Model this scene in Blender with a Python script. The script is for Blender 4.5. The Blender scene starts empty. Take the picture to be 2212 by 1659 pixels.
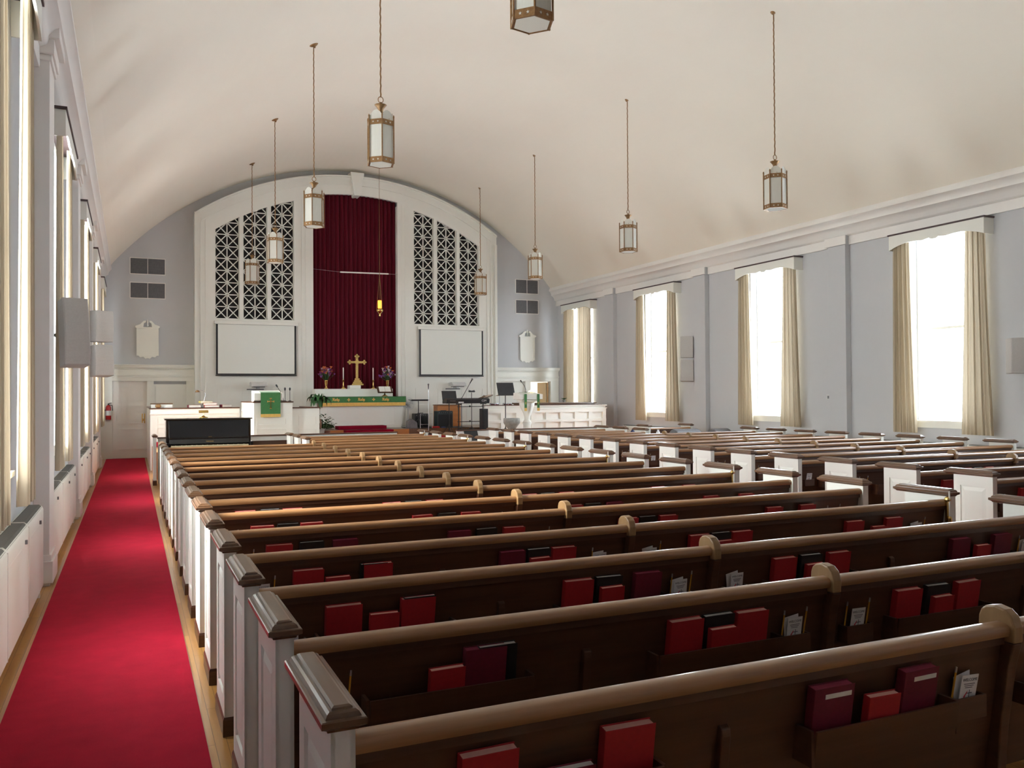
import bpy, math, random
from mathutils import Vector, Matrix
random.seed(7)
sc = bpy.context.scene
COL = sc.collection
PI = math.pi
# ---------------------------------------------------------------- camera
cam_d = bpy.data.cameras.new('camera')
cam = bpy.data.objects.new('camera', cam_d)
COL.objects.link(cam)
cF = Vector((0.409105, 0.912407, 0.0121355)); cR = Vector((0.912487, -0.409061, -0.006016)); cU = Vector((0.000525, -0.0135347, 0.9999083))
m3 = Matrix((cR, cU, -cF)).transposed()
cam.matrix_world = Matrix.Translation((0, 0, 1.8)) @ m3.to_4x4()
cam_d.sensor_width = 36.0
cam_d.lens = 1834.35 * 36.0 / 2212.0
cam_d.clip_start = 0.05
cam_d.clip_end = 400
sc.camera = cam
# ---------------------------------------------------------------- world, sun, exposure
sc.view_settings.view_transform = 'Standard'
sc.view_settings.look = 'None'
sc.view_settings.gamma = 1.0
sc.view_settings.exposure = 0.38
sc.view_settings.use_curve_mapping = False
w = bpy.data.worlds.new('hazy_sky')
sc.world = w
w.use_nodes = True
nt = w.node_tree
nt.nodes.clear()
wo = nt.nodes.new('ShaderNodeOutputWorld'); bg = nt.nodes.new('ShaderNodeBackground')
tc = nt.nodes.new('ShaderNodeTexCoord'); sp = nt.nodes.new('ShaderNodeSeparateXYZ')
mr = nt.nodes.new('ShaderNodeMapRange'); mx = nt.nodes.new('ShaderNodeMix')
mx.data_type = 'RGBA'
nt.links.new(tc.outputs['Generated'], sp.inputs[0]); nt.links.new(sp.outputs['X'], mr.inputs['Value'])
mr.inputs['From Min'].default_value = -1.0; mr.inputs['From Max'].default_value = 1.0
nt.links.new(mr.outputs[0], mx.inputs['Factor'])
mx.inputs['A'].default_value = (1.62, 1.64, 1.62, 1)
mx.inputs['B'].default_value = (1.25, 1.36, 1.52, 1)
nt.links.new(mx.outputs['Result'], bg.inputs['Color'])
bg.inputs['Strength'].default_value = 11.0
nt.links.new(bg.outputs[0], wo.inputs['Surface'])
sun_d = bpy.data.lights.new('hazy_sun', 'SUN')
sun_d.energy = 13.0; sun_d.angle = math.radians(28); sun_d.color = (1.0, 0.97, 0.90)
sun = bpy.data.objects.new('hazy_sun', sun_d); COL.objects.link(sun)
sun.rotation_euler = Vector((0.82, -0.03, -0.60)).to_track_quat('-Z', 'Y').to_euler()
WIN_Y = [6.55, 11.27, 15.98, 20.68, 25.38]
XL, XR, YF, YB = -0.85, 14.0, 27.2, -1.6
def portal(x, y, sgn):
    d = bpy.data.lights.new('window_daylight', 'AREA'); d.shape = 'RECTANGLE'; d.size = 1.5; d.size_y = 3.6
    d.cycles.is_portal = True
    o = bpy.data.objects.new('window_daylight', d); COL.objects.link(o)
    o.location = (x, y, 3.0)
    o.rotation_euler = Vector((sgn, 0, 0)).to_track_quat('-Z', 'Z').to_euler()
for yy in WIN_Y:
    portal(XL - 0.28, yy, 1); portal(XR + 0.28, yy, -1)
try:
    sc.cycles.max_bounces = 8; sc.cycles.diffuse_bounces = 6; sc.cycles.glossy_bounces = 3
    sc.cycles.transmission_bounces = 6; sc.cycles.transparent_max_bounces = 12
    sc.cycles.sample_clamp_indirect = 8.0
    sc.cycles.caustics_reflective = False; sc.cycles.caustics_refractive = False
    sc.cycles.use_denoising = True
except Exception:
    pass

# ---------------------------------------------------------------- materials
def mat(name, col, rough=0.5, metal=0.0, noise=None, scale=(4, 4, 4), coat=0.0, sheen=0.0, emis=None, bump=None, spec=0.5, planks=None):
    m = bpy.data.materials.new(name); m.use_nodes = True
    n = m.node_tree; b = n.nodes['Principled BSDF']
    b.inputs['Base Color'].default_value = (*col, 1); b.inputs['Roughness'].default_value = rough
    b.inputs['Metallic'].default_value = metal
    b.inputs['Coat Weight'].default_value = coat; b.inputs['Coat Roughness'].default_value = 0.09; b.inputs['Sheen Weight'].default_value = sheen
    b.inputs['Specular IOR Level'].default_value = spec
    if emis:
        b.inputs['Emission Color'].default_value = (*emis[0], 1); b.inputs['Emission Strength'].default_value = emis[1]
    if noise or bump:
        t = n.nodes.new('ShaderNodeTexCoord'); mp = n.nodes.new('ShaderNodeMapping')
        n.links.new(t.outputs['Object'], mp.inputs['Vector']); mp.inputs['Scale'].default_value = scale
        nz = n.nodes.new('ShaderNodeTexNoise'); nz.inputs['Scale'].default_value = 1.0
        nz.inputs['Detail'].default_value = 6.0; nz.inputs['Roughness'].default_value = 0.6
        n.links.new(mp.outputs[0], nz.inputs['Vector'])
        if noise:
            r = n.nodes.new('ShaderNodeValToRGB')
            r.color_ramp.elements[0].position = 0.3; r.color_ramp.elements[1].position = 0.7
            r.color_ramp.elements[0].color = (*noise, 1); r.color_ramp.elements[1].color = (*col, 1)
            n.links.new(nz.outputs['Fac'], r.inputs['Fac'])
            src = r.outputs['Color']
            if planks:
                br = n.nodes.new('ShaderNodeTexBrick'); br.inputs['Scale'].default_value = 1.0
                br.inputs['Brick Width'].default_value = planks[0]; br.inputs['Row Height'].default_value = planks[1]
                br.inputs['Mortar Size'].default_value = 0.0015
                br.inputs['Color1'].default_value = (1, 1, 1, 1); br.inputs['Color2'].default_value = (0.78, 0.78, 0.78, 1)
                br.inputs['Mortar'].default_value = (0.3, 0.3, 0.3, 1)
                mp2 = n.nodes.new('ShaderNodeMapping'); mp2.inputs['Rotation'].default_value = (0, 0, PI / 2)
                n.links.new(t.outputs['Object'], mp2.inputs['Vector']); n.links.new(mp2.outputs[0], br.inputs['Vector'])
                mm = n.nodes.new('ShaderNodeMix'); mm.data_type = 'RGBA'; mm.blend_type = 'MULTIPLY'; mm.inputs['Factor'].default_value = 1.0
                n.links.new(src, mm.inputs['A']); n.links.new(br.outputs['Color'], mm.inputs['B']); src = mm.outputs['Result']
            n.links.new(src, b.inputs['Base Color'])
        if bump:
            bp = n.nodes.new('ShaderNodeBump'); bp.inputs['Strength'].default_value = bump[0]; bp.inputs['Distance'].default_value = bump[1]
            nb = n.nodes.new('ShaderNodeTexNoise'); nb.inputs['Scale'].default_value = bump[2]
            n.links.new(t.outputs['Object'], nb.inputs['Vector'])
            n.links.new(nb.outputs['Fac'], bp.inputs['Height']); n.links.new(bp.outputs[0], b.inputs['Normal'])
    return m
def trans_mat(name, col, tfac, rough=0.6):
    m = bpy.data.materials.new(name); m.use_nodes = True
    n = m.node_tree; n.nodes.clear()
    o = n.nodes.new('ShaderNodeOutputMaterial'); mixs = n.nodes.new('ShaderNodeMixShader')
    d = n.nodes.new('ShaderNodeBsdfDiffuse'); t = n.nodes.new('ShaderNodeBsdfTranslucent')
    tcn = n.nodes.new('ShaderNodeTexCoord'); mp = n.nodes.new('ShaderNodeMapping'); nz = n.nodes.new('ShaderNodeTexNoise')
    mp.inputs['Scale'].default_value = (30, 30, 1.5)
    r = n.nodes.new('ShaderNodeValToRGB')
    r.color_ramp.elements[0].color = (*[c * 0.86 for c in col], 1); r.color_ramp.elements[1].color = (*col, 1)
    n.links.new(tcn.outputs['Object'], mp.inputs['Vector']); n.links.new(mp.outputs[0], nz.inputs['Vector'])
    n.links.new(nz.outputs['Fac'], r.inputs['Fac'])
    n.links.new(r.outputs[0], d.inputs['Color']); n.links.new(r.outputs[0], t.inputs['Color'])
    mixs.inputs[0].default_value = tfac
    n.links.new(d.outputs[0], mixs.inputs[1]); n.links.new(t.outputs[0], mixs.inputs[2]); n.links.new(mixs.outputs[0], o.inputs['Surface'])
    return m
def glass_mat(name):
    m = bpy.data.materials.new(name); m.use_nodes = True
    n = m.node_tree; n.nodes.clear()
    o = n.nodes.new('ShaderNodeOutputMaterial'); mixs = n.nodes.new('ShaderNodeMixShader')
    d = n.nodes.new('ShaderNodeBsdfTransparent'); g = n.nodes.new('ShaderNodeBsdfGlossy'); g.inputs['Roughness'].default_value = 0.02
    lw = n.nodes.new('ShaderNodeLayerWeight'); lw.inputs['Blend'].default_value = 0.5
    pw = n.nodes.new('ShaderNodeMath'); pw.operation = 'POWER'; pw.inputs[1].default_value = 5.0; n.links.new(lw.outputs['Facing'], pw.inputs[0])
    fr = n.nodes.new('ShaderNodeMath'); fr.operation = 'MULTIPLY_ADD'; fr.inputs[1].default_value = 0.8; fr.inputs[2].default_value = 0.04; n.links.new(pw.outputs[0], fr.inputs[0])
    tcn = n.nodes.new('ShaderNodeTexCoord'); nz = n.nodes.new('ShaderNodeTexNoise'); nz.inputs['Scale'].default_value = 1.0
    r = n.nodes.new('ShaderNodeValToRGB'); r.color_ramp.elements[0].color = (0.95, 0.97, 0.97, 1); r.color_ramp.elements[1].color = (0.99, 1, 1, 1)
    n.links.new(tcn.outputs['Object'], nz.inputs['Vector']); n.links.new(nz.outputs['Fac'], r.inputs['Fac']); n.links.new(r.outputs[0], d.inputs['Color'])
    n.links.new(fr.outputs[0], mixs.inputs[0]); n.links.new(d.outputs[0], mixs.inputs[1]); n.links.new(g.outputs[0], mixs.inputs[2])
    n.links.new(mixs.outputs[0], o.inputs['Surface'])
    return m
M = {}
M['wall'] = mat('lavender_grey_plaster', (0.55, 0.56, 0.58), 0.9, noise=(0.535, 0.545, 0.565), scale=(1.5, 1.5, 1.5))
M['ceil'] = mat('warm_ceiling_plaster', (0.87, 0.82, 0.72), 0.9, noise=(0.84, 0.785, 0.69), scale=(0.5, 0.3, 0.5))
M['white'] = mat('cream_white_paint', (0.84, 0.845, 0.79), 0.45, noise=(0.82, 0.825, 0.77), scale=(3, 3, 3))
M['trim'] = mat('white_trim_paint', (0.84, 0.82, 0.79), 0.5, noise=(0.82, 0.80, 0.77), scale=(2, 2, 2))
M['floor'] = mat('oak_floor', (0.62, 0.33, 0.10), 0.28, noise=(0.45, 0.21, 0.055), scale=(14, 1.2, 5), coat=0.2, planks=(1.1, 0.06))
M['carpet'] = mat('red_carpet', (0.46, 0.009, 0.034), 0.95, noise=(0.37, 0.007, 0.027), scale=(5, 5, 5), spec=0.15, bump=(0.5, 0.01, 320))
M['wood'] = mat('dark_walnut', (0.105, 0.042, 0.020), 0.38, noise=(0.058, 0.022, 0.011), scale=(1.2, 22, 26), coat=0.15)
M['rail'] = mat('polished_rail_wood', (0.36, 0.180, 0.075), 0.30, noise=(0.25, 0.118, 0.045), scale=(2.0, 40, 40), coat=0.5)
M['cap'] = mat('end_cap_wood', (0.145, 0.072, 0.034), 0.30, noise=(0.10, 0.047, 0.022), scale=(30, 3, 30), coat=0.35)
M['divider'] = mat('golden_oak', (0.33, 0.20, 0.09), 0.4, noise=(0.25, 0.14, 0.055), scale=(20, 20, 3))
M['orange'] = mat('orange_stage_wood', (0.50, 0.20, 0.06), 0.35, noise=(0.40, 0.15, 0.04), scale=(1.5, 1.5, 20))
M['drape'] = mat('maroon_velvet', (0.115, 0.005, 0.015), 0.9, noise=(0.088, 0.0035, 0.011), scale=(6, 6, 1), sheen=0.05, spec=0.15)
M['curt'] = trans_mat('beige_drapery', (0.55, 0.47, 0.35), 0.10)
M['milk'] = trans_mat('milk_glass', (0.90, 0.89, 0.83), 0.4)
M['brz'] = mat('aged_bronze', (0.34, 0.20, 0.09), 0.45, metal=0.7, noise=(0.22, 0.12, 0.055), scale=(40, 40, 40))
M['brass'] = mat('polished_brass', (0.78, 0.55, 0.20), 0.22, metal=1.0, noise=(0.66, 0.45, 0.15), scale=(20, 20, 20))
M['gold'] = mat('gold_thread', (0.80, 0.52, 0.14), 0.6, noise=(0.64, 0.40, 0.10), scale=(60, 60, 10))
M['green'] = mat('green_damask', (0.045, 0.20, 0.055), 0.7, noise=(0.035, 0.15, 0.045), scale=(30, 30, 30), sheen=0.2)
M['black'] = mat('black_plastic', (0.012, 0.013, 0.015), 0.42, noise=(0.02, 0.02, 0.023), scale=(9, 9, 9))
M['piano'] = mat('black_lacquer', (0.006, 0.006, 0.007), 0.12, noise=(0.009, 0.009, 0.01), scale=(5, 5, 5), coat=0.6)
M['grill'] = mat('black_grille_cloth', (0.010, 0.012, 0.014), 0.9, noise=(0.02, 0.022, 0.024), scale=(60, 60, 60))
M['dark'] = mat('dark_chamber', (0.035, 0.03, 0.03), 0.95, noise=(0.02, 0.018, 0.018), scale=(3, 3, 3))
M['spk'] = mat('grey_speaker_cloth', (0.52, 0.50, 0.48), 0.85, noise=(0.48, 0.46, 0.44), scale=(50, 50, 50))
M['vent'] = mat('grey_louvre', (0.17, 0.17, 0.18), 0.6, noise=(0.13, 0.13, 0.14), scale=(20, 20, 20))
M['gmesh'] = mat('grey_grille_mesh', (0.13, 0.13, 0.12), 0.6, noise=(0.10, 0.10, 0.09), scale=(60, 60, 60))
M['metal'] = mat('brushed_steel', (0.62, 0.63, 0.65), 0.3, metal=1.0, noise=(0.5, 0.5, 0.52), scale=(30, 30, 30))
M['rod'] = mat('dark_rod', (0.07, 0.04, 0.045), 0.5, noise=(0.05, 0.03, 0.03), scale=(10, 10, 10))
M['screen'] = mat('projection_screen', (0.82, 0.84, 0.79), 0.8, noise=(0.80, 0.82, 0.77), scale=(1, 1, 1))
M['red'] = mat('red_book_cloth', (0.42, 0.012, 0.018), 0.6, noise=(0.34, 0.010, 0.014), scale=(60, 60, 60))
M['maroon'] = mat('maroon_book_cloth', (0.17, 0.008, 0.028), 0.6, noise=(0.13, 0.006, 0.02), scale=(60, 60, 60))
M['bible'] = mat('black_book_leather', (0.010, 0.010, 0.011), 0.4, noise=(0.016, 0.016, 0.017), scale=(60, 60, 60))
M['pinkpage'] = mat('red_stained_page_edges', (0.86, 0.48, 0.40), 0.8, noise=(0.78, 0.42, 0.35), scale=(20, 300, 20))
M['maroonpage'] = mat('maroon_page_edges', (0.40, 0.06, 0.11), 0.8, noise=(0.34, 0.05, 0.09), scale=(20, 300, 20))
M['page'] = mat('white_page_edges', (0.80, 0.79, 0.74), 0.8, noise=(0.70, 0.69, 0.64), scale=(20, 300, 20))
M['card'] = mat('white_card', (0.80, 0.79, 0.79), 0.6, noise=(0.77, 0.76, 0.76), scale=(20, 20, 20))
M['ink'] = mat('grey_ink', (0.10, 0.10, 0.12), 0.7, noise=(0.12, 0.12, 0.14), scale=(20, 20, 20))
M['flame'] = mat('red_ink', (0.55, 0.02, 0.05), 0.6, noise=(0.5, 0.02, 0.04), scale=(20, 20, 20))
M['pencil'] = mat('yellow_pencil_paint', (0.72, 0.36, 0.04), 0.4, noise=(0.66, 0.32, 0.03), scale=(20, 20, 20))
M['leaf'] = mat('dark_green_leaf', (0.018, 0.075, 0.018), 0.35, noise=(0.03, 0.11, 0.03), scale=(12, 12, 12))
M['ivy'] = mat('ivy_leaf', (0.05, 0.16, 0.04), 0.5, noise=(0.03, 0.10, 0.02), scale=(12, 12, 12))
M['stem'] = mat('brown_cane', (0.22, 0.10, 0.06), 0.7, noise=(0.15, 0.07, 0.04), scale=(20, 20, 20))
M['fl_p'] = mat('purple_petals', (0.22, 0.07, 0.36), 0.7, noise=(0.32, 0.10, 0.40), scale=(30, 30, 30))
M['fl_o'] = mat('orange_petals', (0.80, 0.28, 0.06), 0.7, noise=(0.7, 0.2, 0.04), scale=(30, 30, 30))
M['fl_w'] = mat('pale_petals', (0.72, 0.66, 0.66), 0.7, noise=(0.62, 0.56, 0.6), scale=(30, 30, 30))
M['fl_m'] = mat('magenta_petals', (0.36, 0.04, 0.22), 0.7, noise=(0.28, 0.03, 0.16), scale=(30, 30, 30))
M['candle'] = mat('white_wax', (0.86, 0.82, 0.78), 0.5, noise=(0.82, 0.78, 0.74), scale=(10, 10, 10))
M['stone'] = mat('grey_marble', (0.36, 0.36, 0.33), 0.5, noise=(0.20, 0.20, 0.185), scale=(9, 9, 9))
M['fan'] = mat('pale_grey_plastic', (0.60, 0.61, 0.60), 0.5, noise=(0.56, 0.57, 0.56), scale=(10, 10, 10))
M['ext'] = mat('extinguisher_red', (0.40, 0.010, 0.012), 0.3, noise=(0.34, 0.008, 0.01), scale=(10, 10, 10))
M['yellow'] = mat('yellow_cover', (0.80, 0.72, 0.18), 0.6, noise=(0.74, 0.66, 0.15), scale=(10, 10, 10))
M['beige'] = mat('beige_room_paint', (0.62, 0.54, 0.42), 0.9, noise=(0.58, 0.50, 0.38), scale=(2, 2, 2))
M['amp'] = mat('dark_teal_vinyl', (0.020, 0.034, 0.036), 0.6, noise=(0.015, 0.025, 0.027), scale=(30, 30, 30))
M['drum'] = mat('wine_drum_shell', (0.12, 0.010, 0.018), 0.25, noise=(0.09, 0.008, 0.014), scale=(5, 5, 5), coat=0.5)
M['cym'] = mat('bronze_cymbal', (0.42, 0.30, 0.20), 0.35, metal=0.8, noise=(0.3, 0.21, 0.14), scale=(30, 30, 30))
M['cush'] = mat('grey_vinyl_cover', (0.17, 0.17, 0.18), 0.55, noise=(0.12, 0.12, 0.13), scale=(9, 9, 9))
M['blue'] = mat('navy_plastic', (0.03, 0.05, 0.16), 0.4, noise=(0.02, 0.04, 0.12), scale=(9, 9, 9))
M['keys'] = mat('ivory_keys', (0.80, 0.74, 0.52), 0.35, noise=(0.7, 0.62, 0.4), scale=(60, 5, 5))
M['glow'] = mat('amber_sanctuary_glass', (0.9, 0.35, 0.05), 0.3, noise=(0.8, 0.25, 0.03), scale=(5, 5, 5), emis=((1.0, 0.33, 0.03), 3.0))
M['bulb'] = mat('lit_bulb', (1, 0.9, 0.5), 0.3, noise=(0.95, 0.85, 0.45), scale=(5, 5, 5), emis=((1.0, 0.85, 0.45), 2.0))
M['glass'] = glass_mat('window_glass')
M['pink'] = mat('pink_leaflet', (0.30, 0.05, 0.08), 0.5, noise=(0.02, 0.03, 0.03), scale=(30, 30, 30))

# ---------------------------------------------------------------- mesh builder
ORG = {}
class MB:
    def __init__(s): s.v = []; s.f = []
    def add(s, vs, fs):
        n = len(s.v); s.v += [tuple(p) for p in vs]; s.f += [tuple(i + n for i in f) for f in fs]; return s
    def box(s, x0, x1, y0, y1, z0, z1):
        return s.add([(x0, y0, z0), (x1, y0, z0), (x1, y1, z0), (x0, y1, z0), (x0, y0, z1), (x1, y0, z1), (x1, y1, z1), (x0, y1, z1)],
                     [(0, 3, 2, 1), (4, 5, 6, 7), (0, 1, 5, 4), (1, 2, 6, 5), (2, 3, 7, 6), (3, 0, 4, 7)])
    def prism(s, pts, axis, a, b):
        """pts: closed 2D outline; axis 0: pts=(y,z), 1: pts=(x,z), 2: pts=(x,y)"""
        def mk(p, t): return (t, p[0], p[1]) if axis == 0 else (p[0], t, p[1]) if axis == 1 else (p[0], p[1], t)
        n = len(pts)
        vs = [mk(p, a) for p in pts] + [mk(p, b) for p in pts]
        fs = [tuple(range(n - 1, -1, -1)), tuple(range(n, 2 * n))] + [(i, (i + 1) % n, n + (i + 1) % n, n + i) for i in range(n)]
        return s.add(vs, fs)
    def rings(s, rs, close=True):
        n = len(rs[0]); k = len(s.v)
        for r in rs: s.v += [tuple(p) for p in r]
        for j in range(len(rs) - 1):
            for i in range(n):
                s.f.append((k + j * n + i, k + j * n + (i + 1) % n, k + (j + 1) * n + (i + 1) % n, k + (j + 1) * n + i))
        if close:
            s.f.append(tuple(k + i for i in range(n - 1, -1, -1))); s.f.append(tuple(k + (len(rs) - 1) * n + i for i in range(n)))
        return s
    def stack(s, x0, x1, y0, y1, prof):
        """mitred rectangular moulding: prof = [(inset, z), ...]"""
        return s.rings([[(x0 + i, y0 + i, z), (x1 - i, y0 + i, z), (x1 - i, y1 - i, z), (x0 + i, y1 - i, z)] for i, z in prof])
    def lathe(s, c, prof, n=20, rot=0.0):
        """prof [(r, z)]"""
        return s.rings([[(c[0] + max(r, 1e-4) * math.cos(2 * PI * k / n + rot), c[1] + max(r, 1e-4) * math.sin(2 * PI * k / n + rot), c[2] + z) for k in range(n)] for r, z in prof])
    def tube(s, pts, r, n=8):
        pts = [Vector(p) for p in pts]; rs = []
        up = None
        for i, p in enumerate(pts):
            t = (pts[min(i + 1, len(pts) - 1)] - pts[max(i - 1, 0)]).normalized()
            if up is None:
                up = Vector((0, 0, 1)) if abs(t.z) < 0.9 else Vector((1, 0, 0))
            a = t.cross(up)
            if a.length < 1e-4: a = t.cross(Vector((0, 1, 0)))
            a.normalize(); b = a.cross(t).normalized(); up = b
            rr = r[i] if isinstance(r, (list, tuple)) else r
            rs.append([p + a * (rr * math.cos(2 * PI * k / n)) + b * (rr * math.sin(2 * PI * k / n)) for k in range(n)])
        return s.rings(rs)
    def sph(s, c, r, n=12, m=8, sz=1.0):
        return s.lathe(c, [(r * math.sin(PI * j / m), -r * sz * math.cos(PI * j / m)) for j in range(m + 1)], n)
    def frame(s, x0, x1, z0, z1, y, t=0.03, d=0.014, sgn=-1):
        """rectangular moulding ring on a Y=const face"""
        a, b = (y + sgn * d, y + 0.002) if sgn < 0 else (y - 0.002, y + d)
        s.box(x0, x1, a, b, z0, z0 + t); s.box(x0, x1, a, b, z1 - t, z1)
        s.box(x0, x0 + t, a, b, z0 + t, z1 - t); s.box(x1 - t, x1, a, b, z0 + t, z1 - t); return s
    def framex(s, y0, y1, z0, z1, x, t=0.03, d=0.014):
        s.box(x - d, x + 0.002, y0, y1, z0, z0 + t); s.box(x - d, x + 0.002, y0, y1, z1 - t, z1)
        s.box(x - d, x + 0.002, y0, y0 + t, z0 + t, z1 - t); s.box(x - d, x + 0.002, y1 - t, y1, z0 + t, z1 - t); return s
    def xf(s, mtx, start=0):
        for i in range(start, len(s.v)): s.v[i] = tuple(mtx @ Vector(s.v[i]))
        return s
    def mesh(s, name, m, off=(0, 0, 0), smooth=False):
        me = bpy.data.meshes.new(name)
        me.from_pydata([(a - off[0], b - off[1], c - off[2]) for a, b, c in s.v], [], s.f)
        me.materials.append(m)
        if smooth:
            for p in me.polygons: p.use_smooth = True
        me.update(); return me
    def build(s, name, m, parent=None, smooth=False, bev=0.0, auto=None):
        if parent is not None:
            off = ORG[parent.name]; loc = (0, 0, 0)
        else:
            xs = [p[0] for p in s.v]; ys = [p[1] for p in s.v]; zs = [p[2] for p in s.v]
            off = ((min(xs) + max(xs)) / 2, (min(ys) + max(ys)) / 2, min(zs)); loc = off
        me = s.mesh(name, m, off, smooth)
        import bmesh
        bm = bmesh.new(); bm.from_mesh(me); bmesh.ops.recalc_face_normals(bm, faces=bm.faces)
        if auto is not None:
            for e in bm.edges:
                if len(e.link_faces) == 2 and e.calc_face_angle(0) > auto: e.smooth = False
            for f in bm.faces: f.smooth = True
        bm.to_mesh(me); bm.free()
        o = bpy.data.objects.new(name, me); COL.objects.link(o); o.location = loc
        ORG[o.name] = off
        if parent is not None: o.parent = parent
        if bev:
            bv = o.modifiers.new('bevel', 'BEVEL'); bv.width = bev; bv.segments = 2; bv.limit_method = 'ANGLE'
        return o
def tag(o, label=None, cat=None, group=None, kind=None):
    if label: o['label'] = label
    if cat: o['category'] = cat
    if group: o['group'] = group
    if kind: o['kind'] = kind
    return o
def thing(name, loc, label, cat, group=None):
    o = bpy.data.objects.new(name, None); COL.objects.link(o); o.location = loc; o.empty_display_size = 0.1
    ORG[o.name] = tuple(loc)
    return tag(o, label, cat, group)
def struct(mb, name, m, **k):
    return tag(mb.build(name, m, **k), kind='structure')
def copy_tree(o, parent=None):
    c = o.copy(); COL.objects.link(c)
    if parent is not None: c.parent = parent
    for ch in o.children: copy_tree(ch, c)
    return c
def dup(o, loc, label, rz=None, group=None):
    c = copy_tree(o); c.location = loc; c['label'] = label
    if group: c['group'] = group
    if rz is not None: c.rotation_euler[2] = rz
    return c
ORD = ['nearest', 'second', 'third', 'fourth', 'fifth', 'sixth', 'seventh', 'eighth', 'ninth', 'tenth', 'eleventh', 'twelfth', 'thirteenth',
       'fourteenth', 'fifteenth', 'sixteenth', 'seventeenth', 'eighteenth', 'nineteenth', 'twentieth']

# ================================================================ ROOM SHELL
XC = (XL + XR) / 2
CR, CZ = 9.10, -0.05                     # barrel ceiling circle: radius, centre height (apex 9.02)
def ceil_z(x): return CZ + math.sqrt(max(CR * CR - (x - XC) ** 2, 0))
b = MB().box(XL - 0.5, XR + 0.5, YB - 0.3, YF + 0.5, -0.1, 0.0); struct(b, 'floor', M['floor'])
# ceiling vault
b = MB(); N = 64; pts = []
for i in range(N + 1):
    x = XL + 0.25 + (XR - XL - 0.50) * i / N; pts.append((x, ceil_z(x)))
outer = [(x, z + 0.15) for x, z in reversed(pts)]
for i in range(N):
    q = [pts[i], pts[i + 1], (pts[i + 1][0], pts[i + 1][1] + 0.15), (pts[i][0], pts[i][1] + 0.15)]
    b.add([(x, YB, z) for x, z in q] + [(x, YF + 0.2, z) for x, z in q], [(0, 1, 5, 4), (1, 2, 6, 5), (2, 3, 7, 6), (3, 0, 4, 7), (0, 3, 2, 1), (4, 5, 6, 7)])
struct(b, 'ceiling', M['ceil'], auto=0.5)
# side walls with window openings
WW, WZ0, WZ1 = 0.76, 1.24, 4.80
def side_wall(x0, x1, name):
    b = MB(); y = YB - 0.2
    for c in WIN_Y:
        b.box(x0, x1, y, c - WW, 0, 5.75)
        b.box(x0, x1, c - WW, c + WW, 0, WZ0); b.box(x0, x1, c - WW, c + WW, WZ1, 5.75)
        y = c + WW
    b.box(x0, x1, y, YF + 0.2, 0, 5.75)
    return struct(b, name, M['wall'])
side_wall(XL - 0.3, XL, 'wall_left'); side_wall(XR, XR + 0.3, 'wall_right')
b = MB().box(XL - 0.3, XR + 0.3, YB - 0.2, YB, 0, 9.3); struct(b, 'wall_back', M['wall'])
# front wall with a door opening on the right
b = MB(); DR0, DR1, DZ = 12.86, 13.66, 2.24
for i in range(60):
    xa = XL + (XR - XL) * i / 60; xb = XL + (XR - XL) * (i + 1) / 60
    b.prism([(xa, DZ), (xb, DZ), (xb, ceil_z(xb) + 0.1), (xa, ceil_z(xa) + 0.1)], 1, YF, YF + 0.15)
b.box(XL, DR0, YF, YF + 0.15, 0, DZ); b.box(DR1, XR, YF, YF + 0.15, 0, DZ); b.box(DR0, DR1, YF, YF + 0.15, 0, 0.6)
struct(b, 'wall_front', M['wall'])
# vestry behind the open door
b = MB(); b.box(12.2, 15.2, 29.2, 29.3, 0.6, 2.9); b.box(12.1, 12.2, 27.36, 29.3, 0.6, 2.9); b.box(15.2, 15.3, 27.36, 29.3, 0.6, 2.9)
b.box(12.1, 15.3, 27.36, 29.3, 2.9, 3.0); b.box(12.1, 15.3, 27.36, 29.3, 0.5, 0.6); struct(b, 'wall_vestry', M['beige'])
vl = bpy.data.lights.new('vestry_fill_light', 'POINT'); vl.energy = 14; vl.color = (1, 0.9, 0.72); vl.shadow_soft_size = 0.15  # unseen warm fill light, added to brighten the vestry
vo = bpy.data.objects.new('vestry_fill_light', vl); COL.objects.link(vo); vo.location = (13.6, 28.3, 2.6)
# cornices on both sides
def cornice(sgn, name):
    X = XR if sgn > 0 else XL
    # outline (distance from wall, z)
    pr = [(0, 4.95), (0.05, 4.95), (0.055, 4.98), (0.055, 5.13), (0.10, 5.15), (0.12, 5.17), (0.14, 5.24), (0.19, 5.30), (0.25, 5.33), (0.25, 5.37),
          (0.27, 5.42), (0.31, 5.47), (0.33, 5.48), (0.33, 5.53), (0.29, 5.60), (0.20, 5.66), (0, 5.70)]
    b = MB().prism([(X - sgn * d, z) for d, z in pr], 1, YB, YF)
    return struct(b, name, M['trim'], auto=0.6)
cornice(1, 'trim_1'); cornice(-1, 'trim_2')
# pilasters with capital and base
def pilaster(x0, sgn, y0, n):
    b = MB(); a, c = (x0, x0 - sgn * 0.14) if sgn > 0 else (x0 - sgn * 0.14, x0)
    lo, hi = min(a, c), max(a, c)
    b.box(lo, hi, y0, y0 + 0.5, 0.0, 5.1)
    lo2, hi2 = (lo - 0.03, hi) if sgn > 0 else (lo, hi + 0.03)
    b.box(lo2, hi2, y0 - 0.03, y0 + 0.53, 0.03, 0.24)
    b.box((lo - 0.015) if sgn > 0 else lo, hi if sgn > 0 else hi + 0.015, y0 - 0.015, y0 + 0.515, 0.24, 0.30)
    for z0, z1, e in ((5.02, 5.08, 0.02), (5.08, 5.22, 0.04), (5.22, 5.36, 0.09)) if sgn < 0 else ((4.945, 5.14, 0.02),):
        b.box((lo - e) if sgn > 0 else lo, hi if sgn > 0 else hi + e, y0 - e, y0 + 0.5 + e, z0, z1)
    struct(b, 'trim_%d' % n, M['wall'] if sgn > 0 else M['trim'], bev=0.006)
n = 3
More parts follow.
